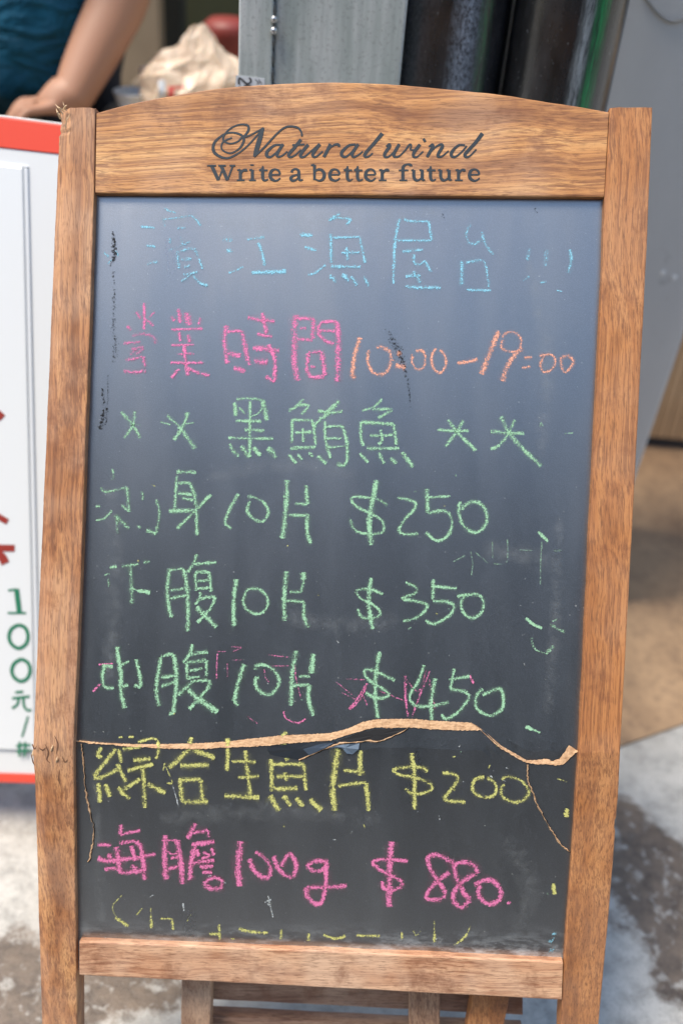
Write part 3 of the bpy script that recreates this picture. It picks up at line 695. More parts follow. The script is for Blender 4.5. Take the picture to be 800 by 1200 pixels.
G('pink',270,960,4.444,"w5.8|55,115 42,230 45,350",label='thick pink chalk 1 of 100 g',**b)
G('pink',270,960,4.444,"w4.8|100,205 120,260 165,300 205,300;w3.8|205,300 208,250 175,200 130,170",label='pink chalk first 0 of 100 g',**b)
G('pink',270,960,4.444,"w4|225,190 245,250 295,298 330,290 342,240 325,195 300,185 262,245",label='pink chalk second 0 of 100 g',**b)
G('pink',270,960,4.444,"w3.8|508,222 450,218 405,240 430,270 480,262 505,225;w4.2|498,225 495,340 475,430 440,440 400,400 395,355;w4|395,355 520,355 605,345",label='pink chalk letter g crossed by a bar',**b)
G('pink',430,970,4,"w5.6|115,65 105,200 103,372;w3.4|190,158 100,148 28,158 50,190 110,225 160,250 155,280 110,290 75,280 70,250",label='pink chalk dollar sign',**b)
G('pink',430,970,4,"w4|405,165 340,132 295,130 285,160 310,220 350,275 365,310 340,335 280,330 290,295 330,250 385,210",label='pink chalk first 8 of 880',**b)
G('pink',430,970,4,"w4.4|515,215 505,180 460,162 412,175 415,225 450,300 475,340 440,372 405,345 410,295 450,250 515,212",label='pink chalk second 8 of 880',**b)
G('pink',430,970,4,"w4.2|500,270 550,245 595,255 625,300 610,345 560,355 520,310 530,270",label='pink chalk 0 of 880',**b)
G('pink',430,970,4,"w2.4|655,358 672,348",**b)
b = dict(w0=2.4, p0=.55)
G('yellow',110,1030,3.333,"w1.3 p.4|110,65 75,105 85,145;w3|85,150 135,186;w1.3 p.34|165,142 190,115;w1.5|223,110 223,160;w3|223,160 225,192;w1.8 p.5|258,155 305,155;w2.6|305,155 310,200;w1 p.3|365,165 380,140;w3.2|450,215 495,215;w2.6|490,178 492,238;w3|565,195 620,207 680,210;w3|733,198 730,235",**b)
G('yellow',340,1040,3.333,"w2.8|72,180 70,208;w2.4|130,185 175,200 215,190;w2.4|258,187 350,190;w2|435,175 435,202;w1.3 p.38|480,165 490,188 510,170;w2.6|562,180 562,215;w1.2 p.35|562,130 562,180;w2.4|690,180 670,205 640,225;w1.2 p.35|703,150 690,180",**b)
G('yellow',500,830,4,"w4 p.85|657,470 650,510;w1.2 p.4|610,330 655,345",**b)
G('yellow',640,900,4,"w3.6 p.85|30,542 38,592",**b)
G('white',110,1030,3.333,"w1.6|668,92 690,80 680,100 695,95;w1.2|680,65 700,150;w1.6|348,95 352,125",w0=1.4,p0=.55)
G('blue',640,1090,4,"w3|10,60 40,35;w2.4|15,90 30,100;w2|25,20 45,15;w2 p.3|5,110 40,80",w0=2,p0=.40)
# scratches of wiped chalk
for i in range(46):
    x = random.uniform(115, 650); y = random.uniform(930, 1100) if i % 2 else random.uniform(560, 850)
    if i > 34: x, y = random.uniform(515, 600), random.uniform(862, 930)
    if panel_off(x, y) == W_LO and y < 862: continue
    a = random.uniform(0, 3.1); L = random.uniform(1.2, 5)
    glyph('g', random.choice(['white','white','yellow','pale']), x, y, 1, f"0,0 {math.cos(a)*L:.2f},{math.sin(a)*L:.2f}", random.uniform(.7, 1.6), random.uniform(.3, .6))
WIPE = halo('wiped', (.42,.45,.46))
for i, (pts, w_) in enumerate((([(150,250),(300,262),(520,250)], 26), ([(620,300),(640,420),(632,540)], 22), ([(130,560),(135,680),(128,800)], 24), ([(655,600),(650,720),(640,850)], 16),
      ([(560,640),(620,655),(660,650)], 34), ([(240,560),(330,545),(420,556)], 20), ([(180,960),(330,950),(450,962)], 26), ([(590,980),(620,1040),(600,1095)], 30), ([(112,900),(115,1000),(120,1090)], 16), ([(330,720),(400,735),(470,725)], 26), ([(120,1090),(145,1105),(190,1110)], 24))):
    q = smooth_line(pts, 5)
    mb = ribbon_mb(q, [w_*(.7+.3*math.sin(3.14*k_/len(q))) for k_ in range(len(q))], lambda x, y: panel_off(x, y)+.00010, 0, None, [.85*min(1, k_/4, (len(q)-1-k_)/4) for k_ in range(len(q))], .2)
    obj('wiped_smear', mb, WIPE, panL if pts[0][1] > 880 else panU, attr=True)
# dark smears
def grime(pts, ws, ps):
    q = smooth_line([(x, y, w_, p_) for (x, y), w_, p_ in zip(pts, ws, ps)], 1.2)
    mb = ribbon_mb([(a[0], a[1]) for a in q], [a[2] for a in q], lambda x, y: panel_off(x, y)+.00035+random.random()*.00001, 0, None, [a[3]*.68 for a in q], .35)
    obj('grime_smear', mb, CH['grime'], panU, attr=True)
grime([(132,271),(134,285),(134,300),(129,312)], [3,7,8,3], [.6,.75,.7,.3])
grime([(133,318),(134,345),(133,380),(136,410),(132,425)], [4,5,6,7,5], [.28,.35,.32,.35,.3])
grime([(120,455),(122,480),(117,503)], [4,6,6], [.35,.55,.65])
grime([(127,440),(126,475),(124,498)], [3,3,3], [.3,.5,.4])
grime([(451,385),(462,402),(472,425),(478,450),(481,478)], [4,10,8,4,2], [.3,.42,.5,.4,.3])
grime([(518,250),(520,256)], [5,4], [.35,.35]); grime([(626,244),(628,250)], [4,3], [.4,.35])

# ------------------------------------------------------------------ printed lettering on the top rail
INK = mat('printed_ink', (.022,.032,.042), .6, 0, .3)
it = NT(INK); ia = it.noise(it.coord((.3,1,1)), 300, 3, .6); it.l(it.ramp(ia, [(.28,.55),(.40,1)]), it.b.inputs['Alpha'])
def letter(ox, text, w0=3.0, serif=False, label=None, s=4.706, oy=140):
    mb = MB(); k = 0
    for st in text.split(';'):
        st = st.strip()
        if not st: continue
        pts = []
        for q in st.split():
            v = [float(a) for a in q.split(',')]
            pts.append((ox+v[0]/s, oy+v[1]/s, (v[2] if len(v) > 2 else w0)))
        q = smooth_line(pts, .8) if len(pts) > 2 else [tuple(pts[0][j]+(pts[1][j]-pts[0][j])*i/4 for j in range(3)) for i in range(5)]
        k += 1
        ribbon_mb([(a[0], a[1]) for a in q], [max(a[2], .5)*1.12+.25 for a in q], -.0012+.0003+.00004*k, 0, mb)
    obj('printed_letter', mb, INK, TOPRAIL, label=label)
TOPRAIL = [o for o in bo.children if o.name == 'top_rail'][0]
h, T_ = 1.5, 3.4
letter(240, "325,45,1.6 230,150,1.6 150,205,1.8 100,210,2.2 52,180,3.2 52,130,2.6 100,85,1.8 150,72,1.6 200,85,2.2 215,115,2.6 190,160,1.8 140,185,1.5 95,165,1.6 100,125,1.6 150,100,1.4;212,98,1.6 240,60,2.4 235,32,2.2 190,28,1.5 140,50,1.5 105,90,1.8 105,118,1.8 140,132,1.5 180,122,1.5 205,98,1.8;212,98,1.6 245,88,1.6 300,60,1.6 325,45,1.8;322,45,2.4 305,100,4.6 285,165,4.6 272,205,2.4;272,205,1.6 330,150,1.8 400,75,1.7 450,40,1.8 505,42,2 530,65,1.8 535,92,1.8", label='large script N')
letter(240, "420,140,2 385,142,2.2 345,175,3.2 342,200,3.2 365,205,2 400,175,1.6 425,145,1.6;432,135,2.8 400,185,3.2 402,205,2.4 425,200,1.6 455,175,1.3")
letter(240, "530,110,3.2 490,160,3.2 462,192,3.2 470,207,2.4 495,198,1.5 530,165,1.3;482,141,1.8 550,137,1.8")
letter(240, "570,138,3.2 535,180,3.2 527,202,3 548,205,1.8 590,170,1.4 625,138,1.4;634,135,3.2 600,180,3.2 595,200,2.8 612,205,1.8 650,175,1.3")
letter(240, "692,135,3.2 670,180,3.2 655,207,3.2;668,180,1.4 700,148,1.6 722,137,2.2 738,140,2.8 738,150,2.4")
letter(400, "78,138,2 42,142,2.2 5,175,3.2 2,198,3.2 25,205,2 60,175,1.6 85,145,1.6;92,135,2.8 60,185,3.2 64,205,2.4 85,200,1.6 118,175,1.3")
letter(400, "225,76,4 180,130,3.4 130,188,3.2 132,205,2.6 150,203,1.6 172,185,1.3")
letter(400, "245,148,1.4 262,136,2 265,148,3.2 238,188,3.2 240,205,2.6 262,203,1.6 300,165,1.4;318,135,3 290,185,3.2 290,203,2.6 315,203,1.6 350,170,1.5 368,145,2 380,138,2.4 384,148,1.6 378,165,1.4 400,168,1.3")
letter(400, "432,137,3.2 400,180,3.2 396,202,2.8 415,206,1.6 450,175,1.3;450,118,3.8 462,110,3.8", label=None)
letter(400, "480,150,1.4 500,137,2.2 502,150,3.2 480,190,3.2 470,207,2.8;482,188,1.4 520,150,1.6 548,137,2.4 556,148,3.2 535,185,3.2 530,202,2.6 550,204,1.6 590,172,1.3")
letter(400, "680,142,1.8 645,142,2.2 610,175,3.2 605,198,3.2 625,206,2 660,180,1.6 690,145,1.6;776,76,3.8 735,130,3.4 682,188,3.2 684,205,2.6 705,202,1.6 742,165,1.3")
W2 = 3.0
def serif_word(ox, letters):
    for t in letters: letter(ox, t)
def L_r(x): return f"{x},277,3.2 {x},334,3.2;{x-20},335,1.4 {x+24},335,1.4;{x-18},279,1.3 {x},277,2;{x+4},296,1.4 {x+16},280,2.2 {x+30},279,3.2 {x+33},286,2.4"
def L_i(x): return f"{x},277,3.2 {x},334,3.2;{x-19},335,1.4 {x+20},335,1.4;{x-17},279,1.3 {x},277,2"
def L_t(x): return f"{x+1},256,1.2 {x},280,3.2 {x},318,3.2 {x+6},333,2.8 {x+16},336,1.8 {x+30},328,1.2;{x-20},280,1.4 {x-5},272,1.4;{x-20},280,1.6 {x+27},280,1.6"
def L_e(c): return f"{c-28},305,1.5 {c+26},304,1.5;{c+26},303,2 {c+20},284,2.2 {c},274,1.8 {c-20},283,2.8 {c-28},306,3.4 {c-22},326,3.2 {c-2},337,2.2 {c+14},334,1.6 {c+28},322,1.2"
def L_u(x): return f"{x-15},279,1.4 {x},278,2;{x},278,3.2 {x},315,3.2 {x+10},333,2.8 {x+26},334,1.8 {x+45},320,1.4;{x+46},278,3.2 {x+46},334,3.2;{x+30},279,1.3 {x+46},278,2;{x+46},334,1.6 {x+62},332,1.3"
serif_word(240, ["38,254,3.6 75,334,3.4;75,334,1.6 102,262,1.6;90,254,3.6 125,334,3.4;125,334,1.6 154,256,1.6;12,254,1.5 62,254,1.5;74,254,1.5 116,254,1.5;136,254,1.5 168,254,1.5",
    L_r(196), L_i(262)+";260,247,3.6 260,254,3.6", L_t(319), L_e(388),
    "478,292,2.8 484,278,2 502,273,2 516,282,2.8 518,300,3.2 518,324,3.2 526,335,2.2 541,331,1.2;516,302,1.3 488,310,2 474,322,3.2 480,335,2.8 498,335,1.8 516,320,1.4",
    "604,250,3.2 604,334,2.4;584,252,1.3 604,250,2;604,290,1.4 625,275,2 648,282,3 658,305,3.4 650,328,3 630,337,1.8 606,328,1.4", L_e(716)])
serif_word(400, [L_t(32), L_t(88), L_e(160), L_r(224),
    "338,334,3.2 338,270,3.2 345,254,2.4 362,247,1.8 380,250,2.8 384,258,2.6;315,280,1.6 368,280,1.6;318,335,1.4 362,335,1.4",
    L_u(398), L_t(490), L_u(546), L_r(644), L_e(732)])

# ------------------------------------------------------------------ folded rear frame, seen under the bottom rail
def back_piece(name, l, r, off, thick, m, label=None): return plank(name, m, l, r, off, thick, 40, .0015, wob=.5, grain_seed=random.random()*20, label=label)
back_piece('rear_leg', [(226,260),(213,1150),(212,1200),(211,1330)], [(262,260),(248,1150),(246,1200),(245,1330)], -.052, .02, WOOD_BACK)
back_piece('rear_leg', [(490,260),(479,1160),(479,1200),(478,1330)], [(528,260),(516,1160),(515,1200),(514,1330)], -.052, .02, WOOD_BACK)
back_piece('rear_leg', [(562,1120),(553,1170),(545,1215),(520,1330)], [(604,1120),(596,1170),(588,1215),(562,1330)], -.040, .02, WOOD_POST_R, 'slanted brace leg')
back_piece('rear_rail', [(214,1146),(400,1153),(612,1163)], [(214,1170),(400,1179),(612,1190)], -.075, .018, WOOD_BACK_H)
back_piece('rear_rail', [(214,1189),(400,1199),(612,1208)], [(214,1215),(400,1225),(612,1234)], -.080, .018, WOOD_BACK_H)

# ------------------------------------------------------------------ steel post and black pipes behind the board
def steel():
    m = mat('brushed_steel', (.42,.45,.47), .42, .25, .5); t = NT(m)
    a = t.noise(t.coord((1,1,.05)), 130, 4, .6); b = t.noise(t.coord((1,1,.12)), 20, 6, .6); f = t.noise(t.coord(), 240, 3, .7)
    c = t.ramp(b, [(.36, (.36,.42,.40)), (.5, (.52,.58,.56)), (.62, (.72,.76,.75))])
    c = t.mix(t.ramp(a, [(.38,.22),(.55,0)]), c, (.30,.33,.33)); c = t.mix(t.ramp(f, [(.36,.3),(.45,0)]), c, (.18,.19,.19))
    t.l(c, t.b.inputs['Base Color']); t.l(t.ramp(b, [(.3,.5),(.7,.32)]), t.b.inputs['Roughness']); t.bump(a, .15, .001)
    return m
STEEL = steel()
def pole_at(pxl, pxr, py, z):
    a, b = P(pxl, py, z), P(pxr, py, z); c = (a+b)/2; return c, (b-a).length/2
YP = 1.0
# left flange of the steel post
zs = 1.17
c0 = P(300, 60, zs); 
sp_ = empty('steel_post', (c0.x+.04, c0.y+.06, 0)); tag(sp_, 'galvanised steel post with weld beads and a small white sticker, left of the black pipes', 'post')
a = P(280, 5, zs); bb = P(320.5, 5, zs); e = P(457, 5, zs+.03)
def vbox(mb, x0, x1, y0, y1, z0=0, z1=2.4):
    mb.box(((x0+x1)/2, (y0+y1)/2, (z0+z1)/2), x1-x0, y1-y0, z1-z0)
mb = MB(); vbox(mb, a.x, bb.x, a.y, a.y+.10); obj('flange', mb, STEEL, sp_, bevel=.002)
mb = MB(); vbox(mb, bb.x+.0012, e.x+.02, a.y+.006, a.y+.10); web = obj('web', mb, steel_g := steel(), sp_, bevel=.003)
wl = MB()
for i in range(60):
    zz = .6 + i*.018; wl.lathe((bb.x, a.y+.004, zz), [(.0004,-.009),(.0022,-.004),(.0026,.0),(.0020,.005),(.0004,.009)], 8)
obj('weld_seam', wl, mat('weld', (.16,.16,.16), .5, .6), sp_, smooth=True)
for (x, y, r) in ((323,25,.0042), (322,40,.0046)):
    q = P(x, y, zs-.004); mb = MB(); prof = [(.0002,-r)]+[(r*math.cos(R(t)), r*math.sin(R(t))) for t in range(-70, 71, 14)]+[(.0002,r)]
    mb.lathe((bb.x+.0015, a.y-.001, q.z), prof, 14); obj('weld_bead', mb, mat('bead', (.45,.45,.45), .3, .8), sp_, smooth=True)
# sticker with "25"
def on_face(px, py, d=0): return on_vert(px, py, a.y-d)
ST = mat('sticker_paper', (.72,.74,.76), .4); stk = MB()
sq = [on_face(*p, .0006) for p in ((276.5,88), (310,92), (310,125), (275,125))]
ids = [stk.vert(p) for p in sq] + [stk.vert(p+Vector((0,.0005,0))) for p in sq]
stk.face(3,2,1,0); stk.face(0,1,5,4); stk.face(1,2,6,5); stk.face(2,3,7,6); stk.face(3,0,4,7)
sticker = obj('sticker', stk, ST, sp_)
BLK = mat('print_black', (.02,.02,.025), .6)
def face_letter(name, strokes, w_, m, parent, f):
    for si, st in enumerate(strokes):
        q = smooth_line(st, 1.0); mb = MB(); prev = None
        for i, (x, y) in enumerate(q):
            A_ = q[max(i-1,0)]; B_ = q[min(i+1,len(q)-1)]; d = Vector((B_[0]-A_[0], B_[1]-A_[1])).normalized()
            ww = w_[si]*.5 if isinstance(w_, (list, tuple)) else w_*.5
            l = mb.vert(f(x-d.y*ww, y+d.x*ww)); r = mb.vert(f(x+d.y*ww, y-d.x*ww))
            if prev: mb.face(prev[0], l, r, prev[1])
            prev = (l, r)
        obj(name, mb, m, parent)
ff = lambda x, y: on_face(x, y, .0012)
# characters turned on their side: '2' lies above, '5' below
face_letter('printed_digit', [[(280,99),(280,92),(283,93),(289,98),(293,97),(294,94),(292,91)]], 2.0, BLK, sticker, ff)
face_letter('printed_digit', [[(293,106),(293,101),(287,101),(288,105),(286,108),(281,107),(280,102)]], 2.0, BLK, sticker, ff)
face_letter('printed_mark', [[(299,93),(303,97)],[(301,99),(306,96)],[(303,93),(307,99)]], .8, BLK, sticker, ff)

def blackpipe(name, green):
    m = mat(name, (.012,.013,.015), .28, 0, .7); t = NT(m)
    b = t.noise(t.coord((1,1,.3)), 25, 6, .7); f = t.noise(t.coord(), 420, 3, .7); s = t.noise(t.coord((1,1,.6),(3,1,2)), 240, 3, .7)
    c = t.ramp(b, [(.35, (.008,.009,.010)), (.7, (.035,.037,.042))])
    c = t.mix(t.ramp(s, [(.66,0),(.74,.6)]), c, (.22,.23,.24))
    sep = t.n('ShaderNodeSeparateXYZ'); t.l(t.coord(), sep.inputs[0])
    for x0, wd, dens, colr, sc in green:      # reflected streaks put into the colour, running down the pipe
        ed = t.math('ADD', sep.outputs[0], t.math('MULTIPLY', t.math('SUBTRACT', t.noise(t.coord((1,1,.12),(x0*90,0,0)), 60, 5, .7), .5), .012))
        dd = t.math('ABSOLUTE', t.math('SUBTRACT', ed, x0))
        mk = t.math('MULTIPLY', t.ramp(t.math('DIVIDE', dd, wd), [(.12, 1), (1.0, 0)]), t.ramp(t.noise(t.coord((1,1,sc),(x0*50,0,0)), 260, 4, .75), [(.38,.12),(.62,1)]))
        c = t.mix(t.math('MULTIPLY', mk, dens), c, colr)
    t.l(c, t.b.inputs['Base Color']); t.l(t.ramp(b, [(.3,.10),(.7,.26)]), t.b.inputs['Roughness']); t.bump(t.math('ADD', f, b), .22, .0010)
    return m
def pipe(pxl, pxr, z, label, m, capname='collar'):
    c, r = pole_at(pxl, pxr, 20, z)
    mb = MB(); n = 64
    rs = [[Vector((c.x+r*math.cos(2*math.pi*k/n), c.y+r*math.sin(2*math.pi*k/n), zz)) for k in range(n)] for zz in (0, .6, 1.2, 1.8, 2.4)]
    mb.rings(rs)
    o = obj('black_pipe', mb, m, None, smooth=False, label=label, cat='pipe', group='black pipes behind the chalkboard')
    for p in o.data.polygons:
        if len(p.vertices) == 4: p.use_smooth = True
    return o
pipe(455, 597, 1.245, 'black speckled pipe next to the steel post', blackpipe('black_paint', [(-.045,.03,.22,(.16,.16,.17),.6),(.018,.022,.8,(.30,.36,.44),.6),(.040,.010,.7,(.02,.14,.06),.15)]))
pipe(601, 731, 1.225, 'black pipe with a green reflection painted in, beside the grey panel', blackpipe('black_paint_green_sheen', [(-.030,.030,.16,(.05,.042,.038),.1),(.012,.011,.85,(.36,.40,.42),.12),(.0285,.0125,1.0,(.015,.26,.08),.06),(.050,.006,.4,(.10,.08,.07),.1)]))
# thin bright strip between the pipes
q = P(599, 20, 1.262); mb = MB(); vbox(mb, q.x-.0028, q.x+.0028, q.y, q.y+.02); obj('trim_strip', mb, mat('bright_trim', (.5,.5,.49), .4, .2), None, label='thin pale metal strip standing between the two black pipes', cat='trim strip')

# grey pillar panel on the right
def greywall():
    m = mat('grey_paint', (.33,.335,.34), .55, 0, .4); t = NT(m)
    a = t.noise(t.coord((1,1,.4)), 6, 5, .6); s = t.noise(t.coord((1,1,1),(2,1,0)), 26, 3, .6); f = t.noise(t.coord(), 90, 4, .6)
    c = t.ramp(a, [(.3,(.50,.49,.48)),(.7,(.58,.57,.555))]); c = t.mix(t.ramp(f, [(.66,0),(.76,.35)]), c, (.5,.5,.5)); c = t.mix(t.ramp(s, [(.26,.35),(.36,0)]), c, (.18,.17,.16))
    t.l(c, t.b.inputs['Base Color']); t.bump(f, .2, .002); return m
GP = greywall()
# its right edge falls on (800,397)-(743,565)
gpt = on_vert(771, 480, 1.60)
gw = empty('grey_pillar', (gpt.x-.3, 1.60, 0)); tag(gw, 'smooth grey painted pillar with a few paint specks, right of the pipes', 'pillar')
mb = MB()
topx = on_vert(800, 397, 1.60); botx = on_vert(743, 565, 1.60)
sl = (topx.x-botx.x)/(topx.z-botx.z)
x_at = lambda z: botx.x + sl*(z-botx.z)
pts = [(.02, 0), (.02, 2.6), (x_at(2.6), 2.6), (x_at(0), 0)]
pts = [(gpt.x-.62, 0), (gpt.x-.62, 2.6), (x_at(2.6), 2.6), (x_at(0), 0)]
fr = [mb.vert((x, 1.60, z)) for x, z in pts]; bk = [mb.vert((x, 1.90, z)) for x, z in pts]
mb.face(*fr); mb.face(*bk[::-1])
for i in range(4): mb.face(fr[i], bk[i], bk[(i+1)%4], fr[(i+1)%4])
obj('pillar_body', mb, GP, gw, bevel=.006)
for (x, y, r) in ((776,320,.0055), (790,325,.0062)):
    q = on_vert(x, y, 1.599); mb = MB(); n = 10
    c_ = mb.vert(q + Vector((0,-.0012,0))); rim = [mb.vert(q+Vector((math.cos(k*.628)*r*random.uniform(.6,1.1), 0, math.sin(k*.628)*r*random.uniform(.7,1.3)))) for k in range(n)]
    for k in range(n): mb.face(c_, rim[k], rim[(k+1)%n])
    obj('paint_speck', mb, mat('speck', (.7,.7,.7), .6), gw)
mb = MB(); cb = smooth_line([(752,-10),(760,3),(772,17),(785,25),(797,24),(812,18)], 2)
mb.tube([on_vert(x, y, 1.598) for x, y in cb], .0016, 8); obj('cable', mb, mat('grey_cable', (.22,.22,.22), .6), gw, smooth=True)

# cabinet with slatted tan front and dark plinth beyond the floor
cf = on_ground(790, 531); yc = cf.y
cab = empty('tan_cabinet', (cf.x+.5, yc+.2, 0)); tag(cab, 'tan slatted counter front on a dark plinth, behind the grey pillar', 'cabinet')
ptop = on_vert(790, 515, yc).z
mb = MB(); vbox(mb, cf.x-.9, cf.x+1.6, yc+.02, yc+.4, 0.0065, ptop); obj('plinth', mb, mat('dark_plinth', (.05,.055,.065), .5), cab)
def tan():
    m = mat('tan_laminate', (.62,.42,.24), .5); t = NT(m); a = t.noise(t.coord((1,1,.1)), 60, 4, .6)
    t.l(t.ramp(a, [(.3,(.50,.33,.185)),(.7,(.66,.46,.27))]), t.b.inputs['Base Color']); return m
TAN = tan()
sw = .028
me0 = None
for i in range(60):
    x = cf.x-.3 + i*sw
    if me0 is None:
        mb = MB(); mb.box((x, yc+.012, (ptop+.8)/2), sw-.003, .016, .8-ptop)
        s0 = obj('slat', mb, TAN, cab, bevel=0); me0 = s0
    else:
        c = s0.copy(); col.objects.link(c); c.location.x = s0.location.x + i*sw
mb = MB(); vbox(mb, cf.x-.9, cf.x+1.6, yc+.021, yc+.4, ptop+.001, .8); obj('carcass', mb, TAN, cab)

# ------------------------------------------------------------------ white sign at the left
SW = mat('sign_white', (.72,.74,.75), .35, 0, .5); SR = mat('sign_red', (.78,.085,.05), .4); SRD = mat('sign_brown_red', (.30,.035,.025), .5); SG = mat('sign_green', (.02,.19,.105), .5)
# its face: through three photograph points at chosen depths
sA, sB_, sC = P(0, 137, 1.26), P(68, 146, 1.26), P(0, 917, 1.47)
nS = (sB_-sA).cross(sC-sA).normalized()
if nS.dot(FW) > 0: nS = -nS
def sp(px, py, off=0):
    r = ray(px, py); return CAM + r*(((sA+nS*off)-CAM).dot(nS)/r.dot(nS))
sgn = empty('price_sign', (sC.x, sC.y, 0)); tag(sgn, 'blurred white standing sign with red bands and green price, left of the chalkboard', 'sign')
def slab(name, quad, off, thick, m, parent, bevel=.001):
    mb = MB(); f_ = [mb.vert(sp(*p, off)) for p in quad]; b_ = [mb.vert(sp(*p, off)-nS*thick) for p in quad]
    mb.face(*f_); mb.face(*b_[::-1])
    for i in range(len(quad)): mb.face(f_[i], f_[(i+1)%len(quad)], b_[(i+1)%len(quad)], b_[i])
    return obj(name, mb, m, parent, bevel=bevel)
def edge_y(y, slope): return lambda x: y + slope*x
tl, bl = edge_y(137, .13), edge_y(917, .045)
XL, XR = -330, 105
def band(y0, s0, y1, s1, xl=XL, xr=XR): return [(xl, y0+s0*xl), (xr, y0+s0*xr), (xr, y1+s1*xr), (xl, y1+s1*xl)]
board = slab('board', band(173, .11, 906, .03), 0, .035, SW, sgn)
slab('red_band', band(137, .13, 172.6, .112), .0015, .037, SR, sgn)
slab('red_band', band(906.4, .03, 917, .03), .0015, .037, SR, sgn)
slab('white_trim', band(134.6, .13, 136.8, .13), .001, .036, SW, sgn)
# raised inner sheet with its rounded edge
slab('inner_sheet', [(-290,160), (27,196), (42,880), (-270,872)], .004, .004, mat('acrylic', (.75,.78,.80), .2, 0, .6), sgn, .002)
slab('inner_rim', [(27.8,196), (33,198), (48,882), (42.8,880)], .0025, .0025, mat('rim', (.68,.71,.74), .5), sgn, .001)
slab('inner_rim', [(-290,157), (33,194.5), (33,196.6), (-290,159.4)], .0025, .0025, mat('rim_top', (.68,.71,.74), .5), sgn, .0006)
# legs
for x in (-250, 78):
    p0 = sp(x, 912, -.012); mb = MB(); mb.tube([p0, Vector((p0.x, p0.y, .0))], .010, 10); obj('leg', mb, mat('leg_metal', (.5,.5,.5), .4, .8), sgn)
spf = lambda x, y: sp(x, y, .0046+random.random()*.00005)
def Zs(l): return [[(x/4.286, 650+y/4.286) for x, y in s] for s in l]
face_letter('printed_digit', Zs([[(84,172),(98,288)],[(42,180),(84,174)],[(40,293),(132,293)]]), [6,2.5,2.5], SG, board, spf)
face_letter('printed_digit', Zs([[(95,352),(60,372),(46,412),(60,450),(95,470),(130,450),(142,410),(128,368),(95,352)]]), 4.2, SG, board, spf)
face_letter('printed_digit', Zs([[(108,524),(74,545),(60,582),(74,618),(108,636),(140,618),(152,580),(140,542),(108,524)]]), 4.2, SG, board, spf)
face_letter('printed_character', Zs([[(78,692),(118,688)],[(62,722),(150,712)],[(95,722),(88,752),(62,772)],[(118,718),(122,760),(140,782),(158,778)]]), 3.0, SG, board, spf)
face_letter('printed_slash', Zs([[(142,812),(112,915)]]), 2.4, SG, board, spf)
face_letter('printed_character', Zs([[(100,940),(98,1015)],[(82,962),(120,955)],[(84,990),(120,982)],[(128,940),(124,1015)],[(128,960),(155,955)],[(128,985),(155,980)]]), 2.8, SG, board, spf)
Zr = lambda l: [[(x/2.4, 450+y/2.4) for x, y in s] for s in l]
face_letter('printed_stroke', Zr([[(-30,70),(-8,82),(8,96)],[(-40,350),(0,375),(22,388)],[(-50,458),(0,461),(42,462)],[(-20,468),(5,485),(16,505)]]), [9,7,8,10], SRD, board, spf)

# ------------------------------------------------------------------ counter, person and things on the counter
HC = P(60, 140, 1.82).z
def ct(px, py): return on_ground(px, py, HC)
y0c = 1.62
cm = MB()
cen = ct(150, 128)
counter = empty('counter', (-.9, 2.0, 0)); tag(counter, 'pale serving counter behind the white sign', 'counter')
XC_ = P(112, 120, 1.85).x
mb = MB(); vbox(mb, -2.2, XC_, y0c, 1.855, HC-.035, HC); obj('countertop', mb, mat('counter_top', (.30,.25,.20), .4), counter, bevel=.004)
mb = MB(); vbox(mb, XC_+.001, -.12, y0c, 2.30, HC-.035, HC); obj('countertop', mb, mat('counter_top_side', (.30,.235,.17), .4), counter, bevel=.004)
mb = MB(); vbox(mb, -2.15, -.16, y0c+.05, 1.84, 0, HC-.036); obj('cabinet_body', mb, mat('counter_body', (.25,.21,.17), .6), counter)

# back walls
def wallmat(name, c, v=.15):
    m = mat(name, c, .7); t = NT(m); a = t.noise(t.coord(), 5, 4, .6)
    t.l(t.ramp(a, [(.3, tuple(x*(1-v) for x in c)), (.7, tuple(min(1, x*(1+v)) for x in c))]), t.b.inputs['Base Color']); return m
def at(px, py, y): return on_vert(px, py, y)
mb = MB(); x0 = at(186, 40, 2.75).x; vbox(mb, -3.5, x0, 2.75, 2.82, 0, 2.6); obj('partition_wall', mb, wallmat('warm_board', (.33,.25,.165)), None, label='warm beige board partition behind the vendor', cat='wall')
mb = MB(); x1 = at(213, 40, 2.95).x; vbox(mb, x0-.05, x1, 2.95, 3.02, 0, 2.6); obj('dark_door', mb, wallmat('dark_green_black', (.03,.034,.03)), None, label='near black door edge beside the beige partition', cat='door')
mb = MB(); vbox(mb, x1-.05, 3.4, 3.2, 3.3, 0, 2.6); obj('back_wall', mb, wallmat('olive_wall', (.085,.095,.05)), None, label='dark olive green wall at the very back', cat='wall')

# crumpled plastic bag
def bagmat():
    m = mat('bag_film', (.66,.52,.38), .38, 0, .6); t = NT(m); b_ = t.b
    b_.inputs['Subsurface Weight'].default_value = .25; b_.inputs['Subsurface Radius'].default_value = (.02,.012,.008)
    n = t.noise(t.coord(), 22, 5, .65); t.l(t.ramp(n, [(.35,(.66,.50,.36)),(.7,(.84,.70,.54))]), b_.inputs['Base Color']); t.bump(t.noise(t.coord((1,1,.6)), 26, 2, .5, .8), .45, .02); return m
bc = ct(232, 128); bc.y = 1.96; bc.z = HC
bag = empty('plastic_bag', bc); tag(bag, 'crumpled beige plastic bag with red print on the counter', 'bag')
mb = MB(); n = 22
def bagring(hh, cx, rxx, ryy, ph):
    out = []
    for k in range(n):
        a_ = 2*math.pi*k/n
        q = 1 + .10*math.sin(3*a_+ph) + .07*math.sin(7*a_+ph*2.3)+.05*math.sin(11*a_-ph)
        out.append(bc + Vector((cx + rxx*q*math.cos(a_), ryy*q*math.sin(a_), hh + .006*math.sin(5*a_+ph*3))))
    return out
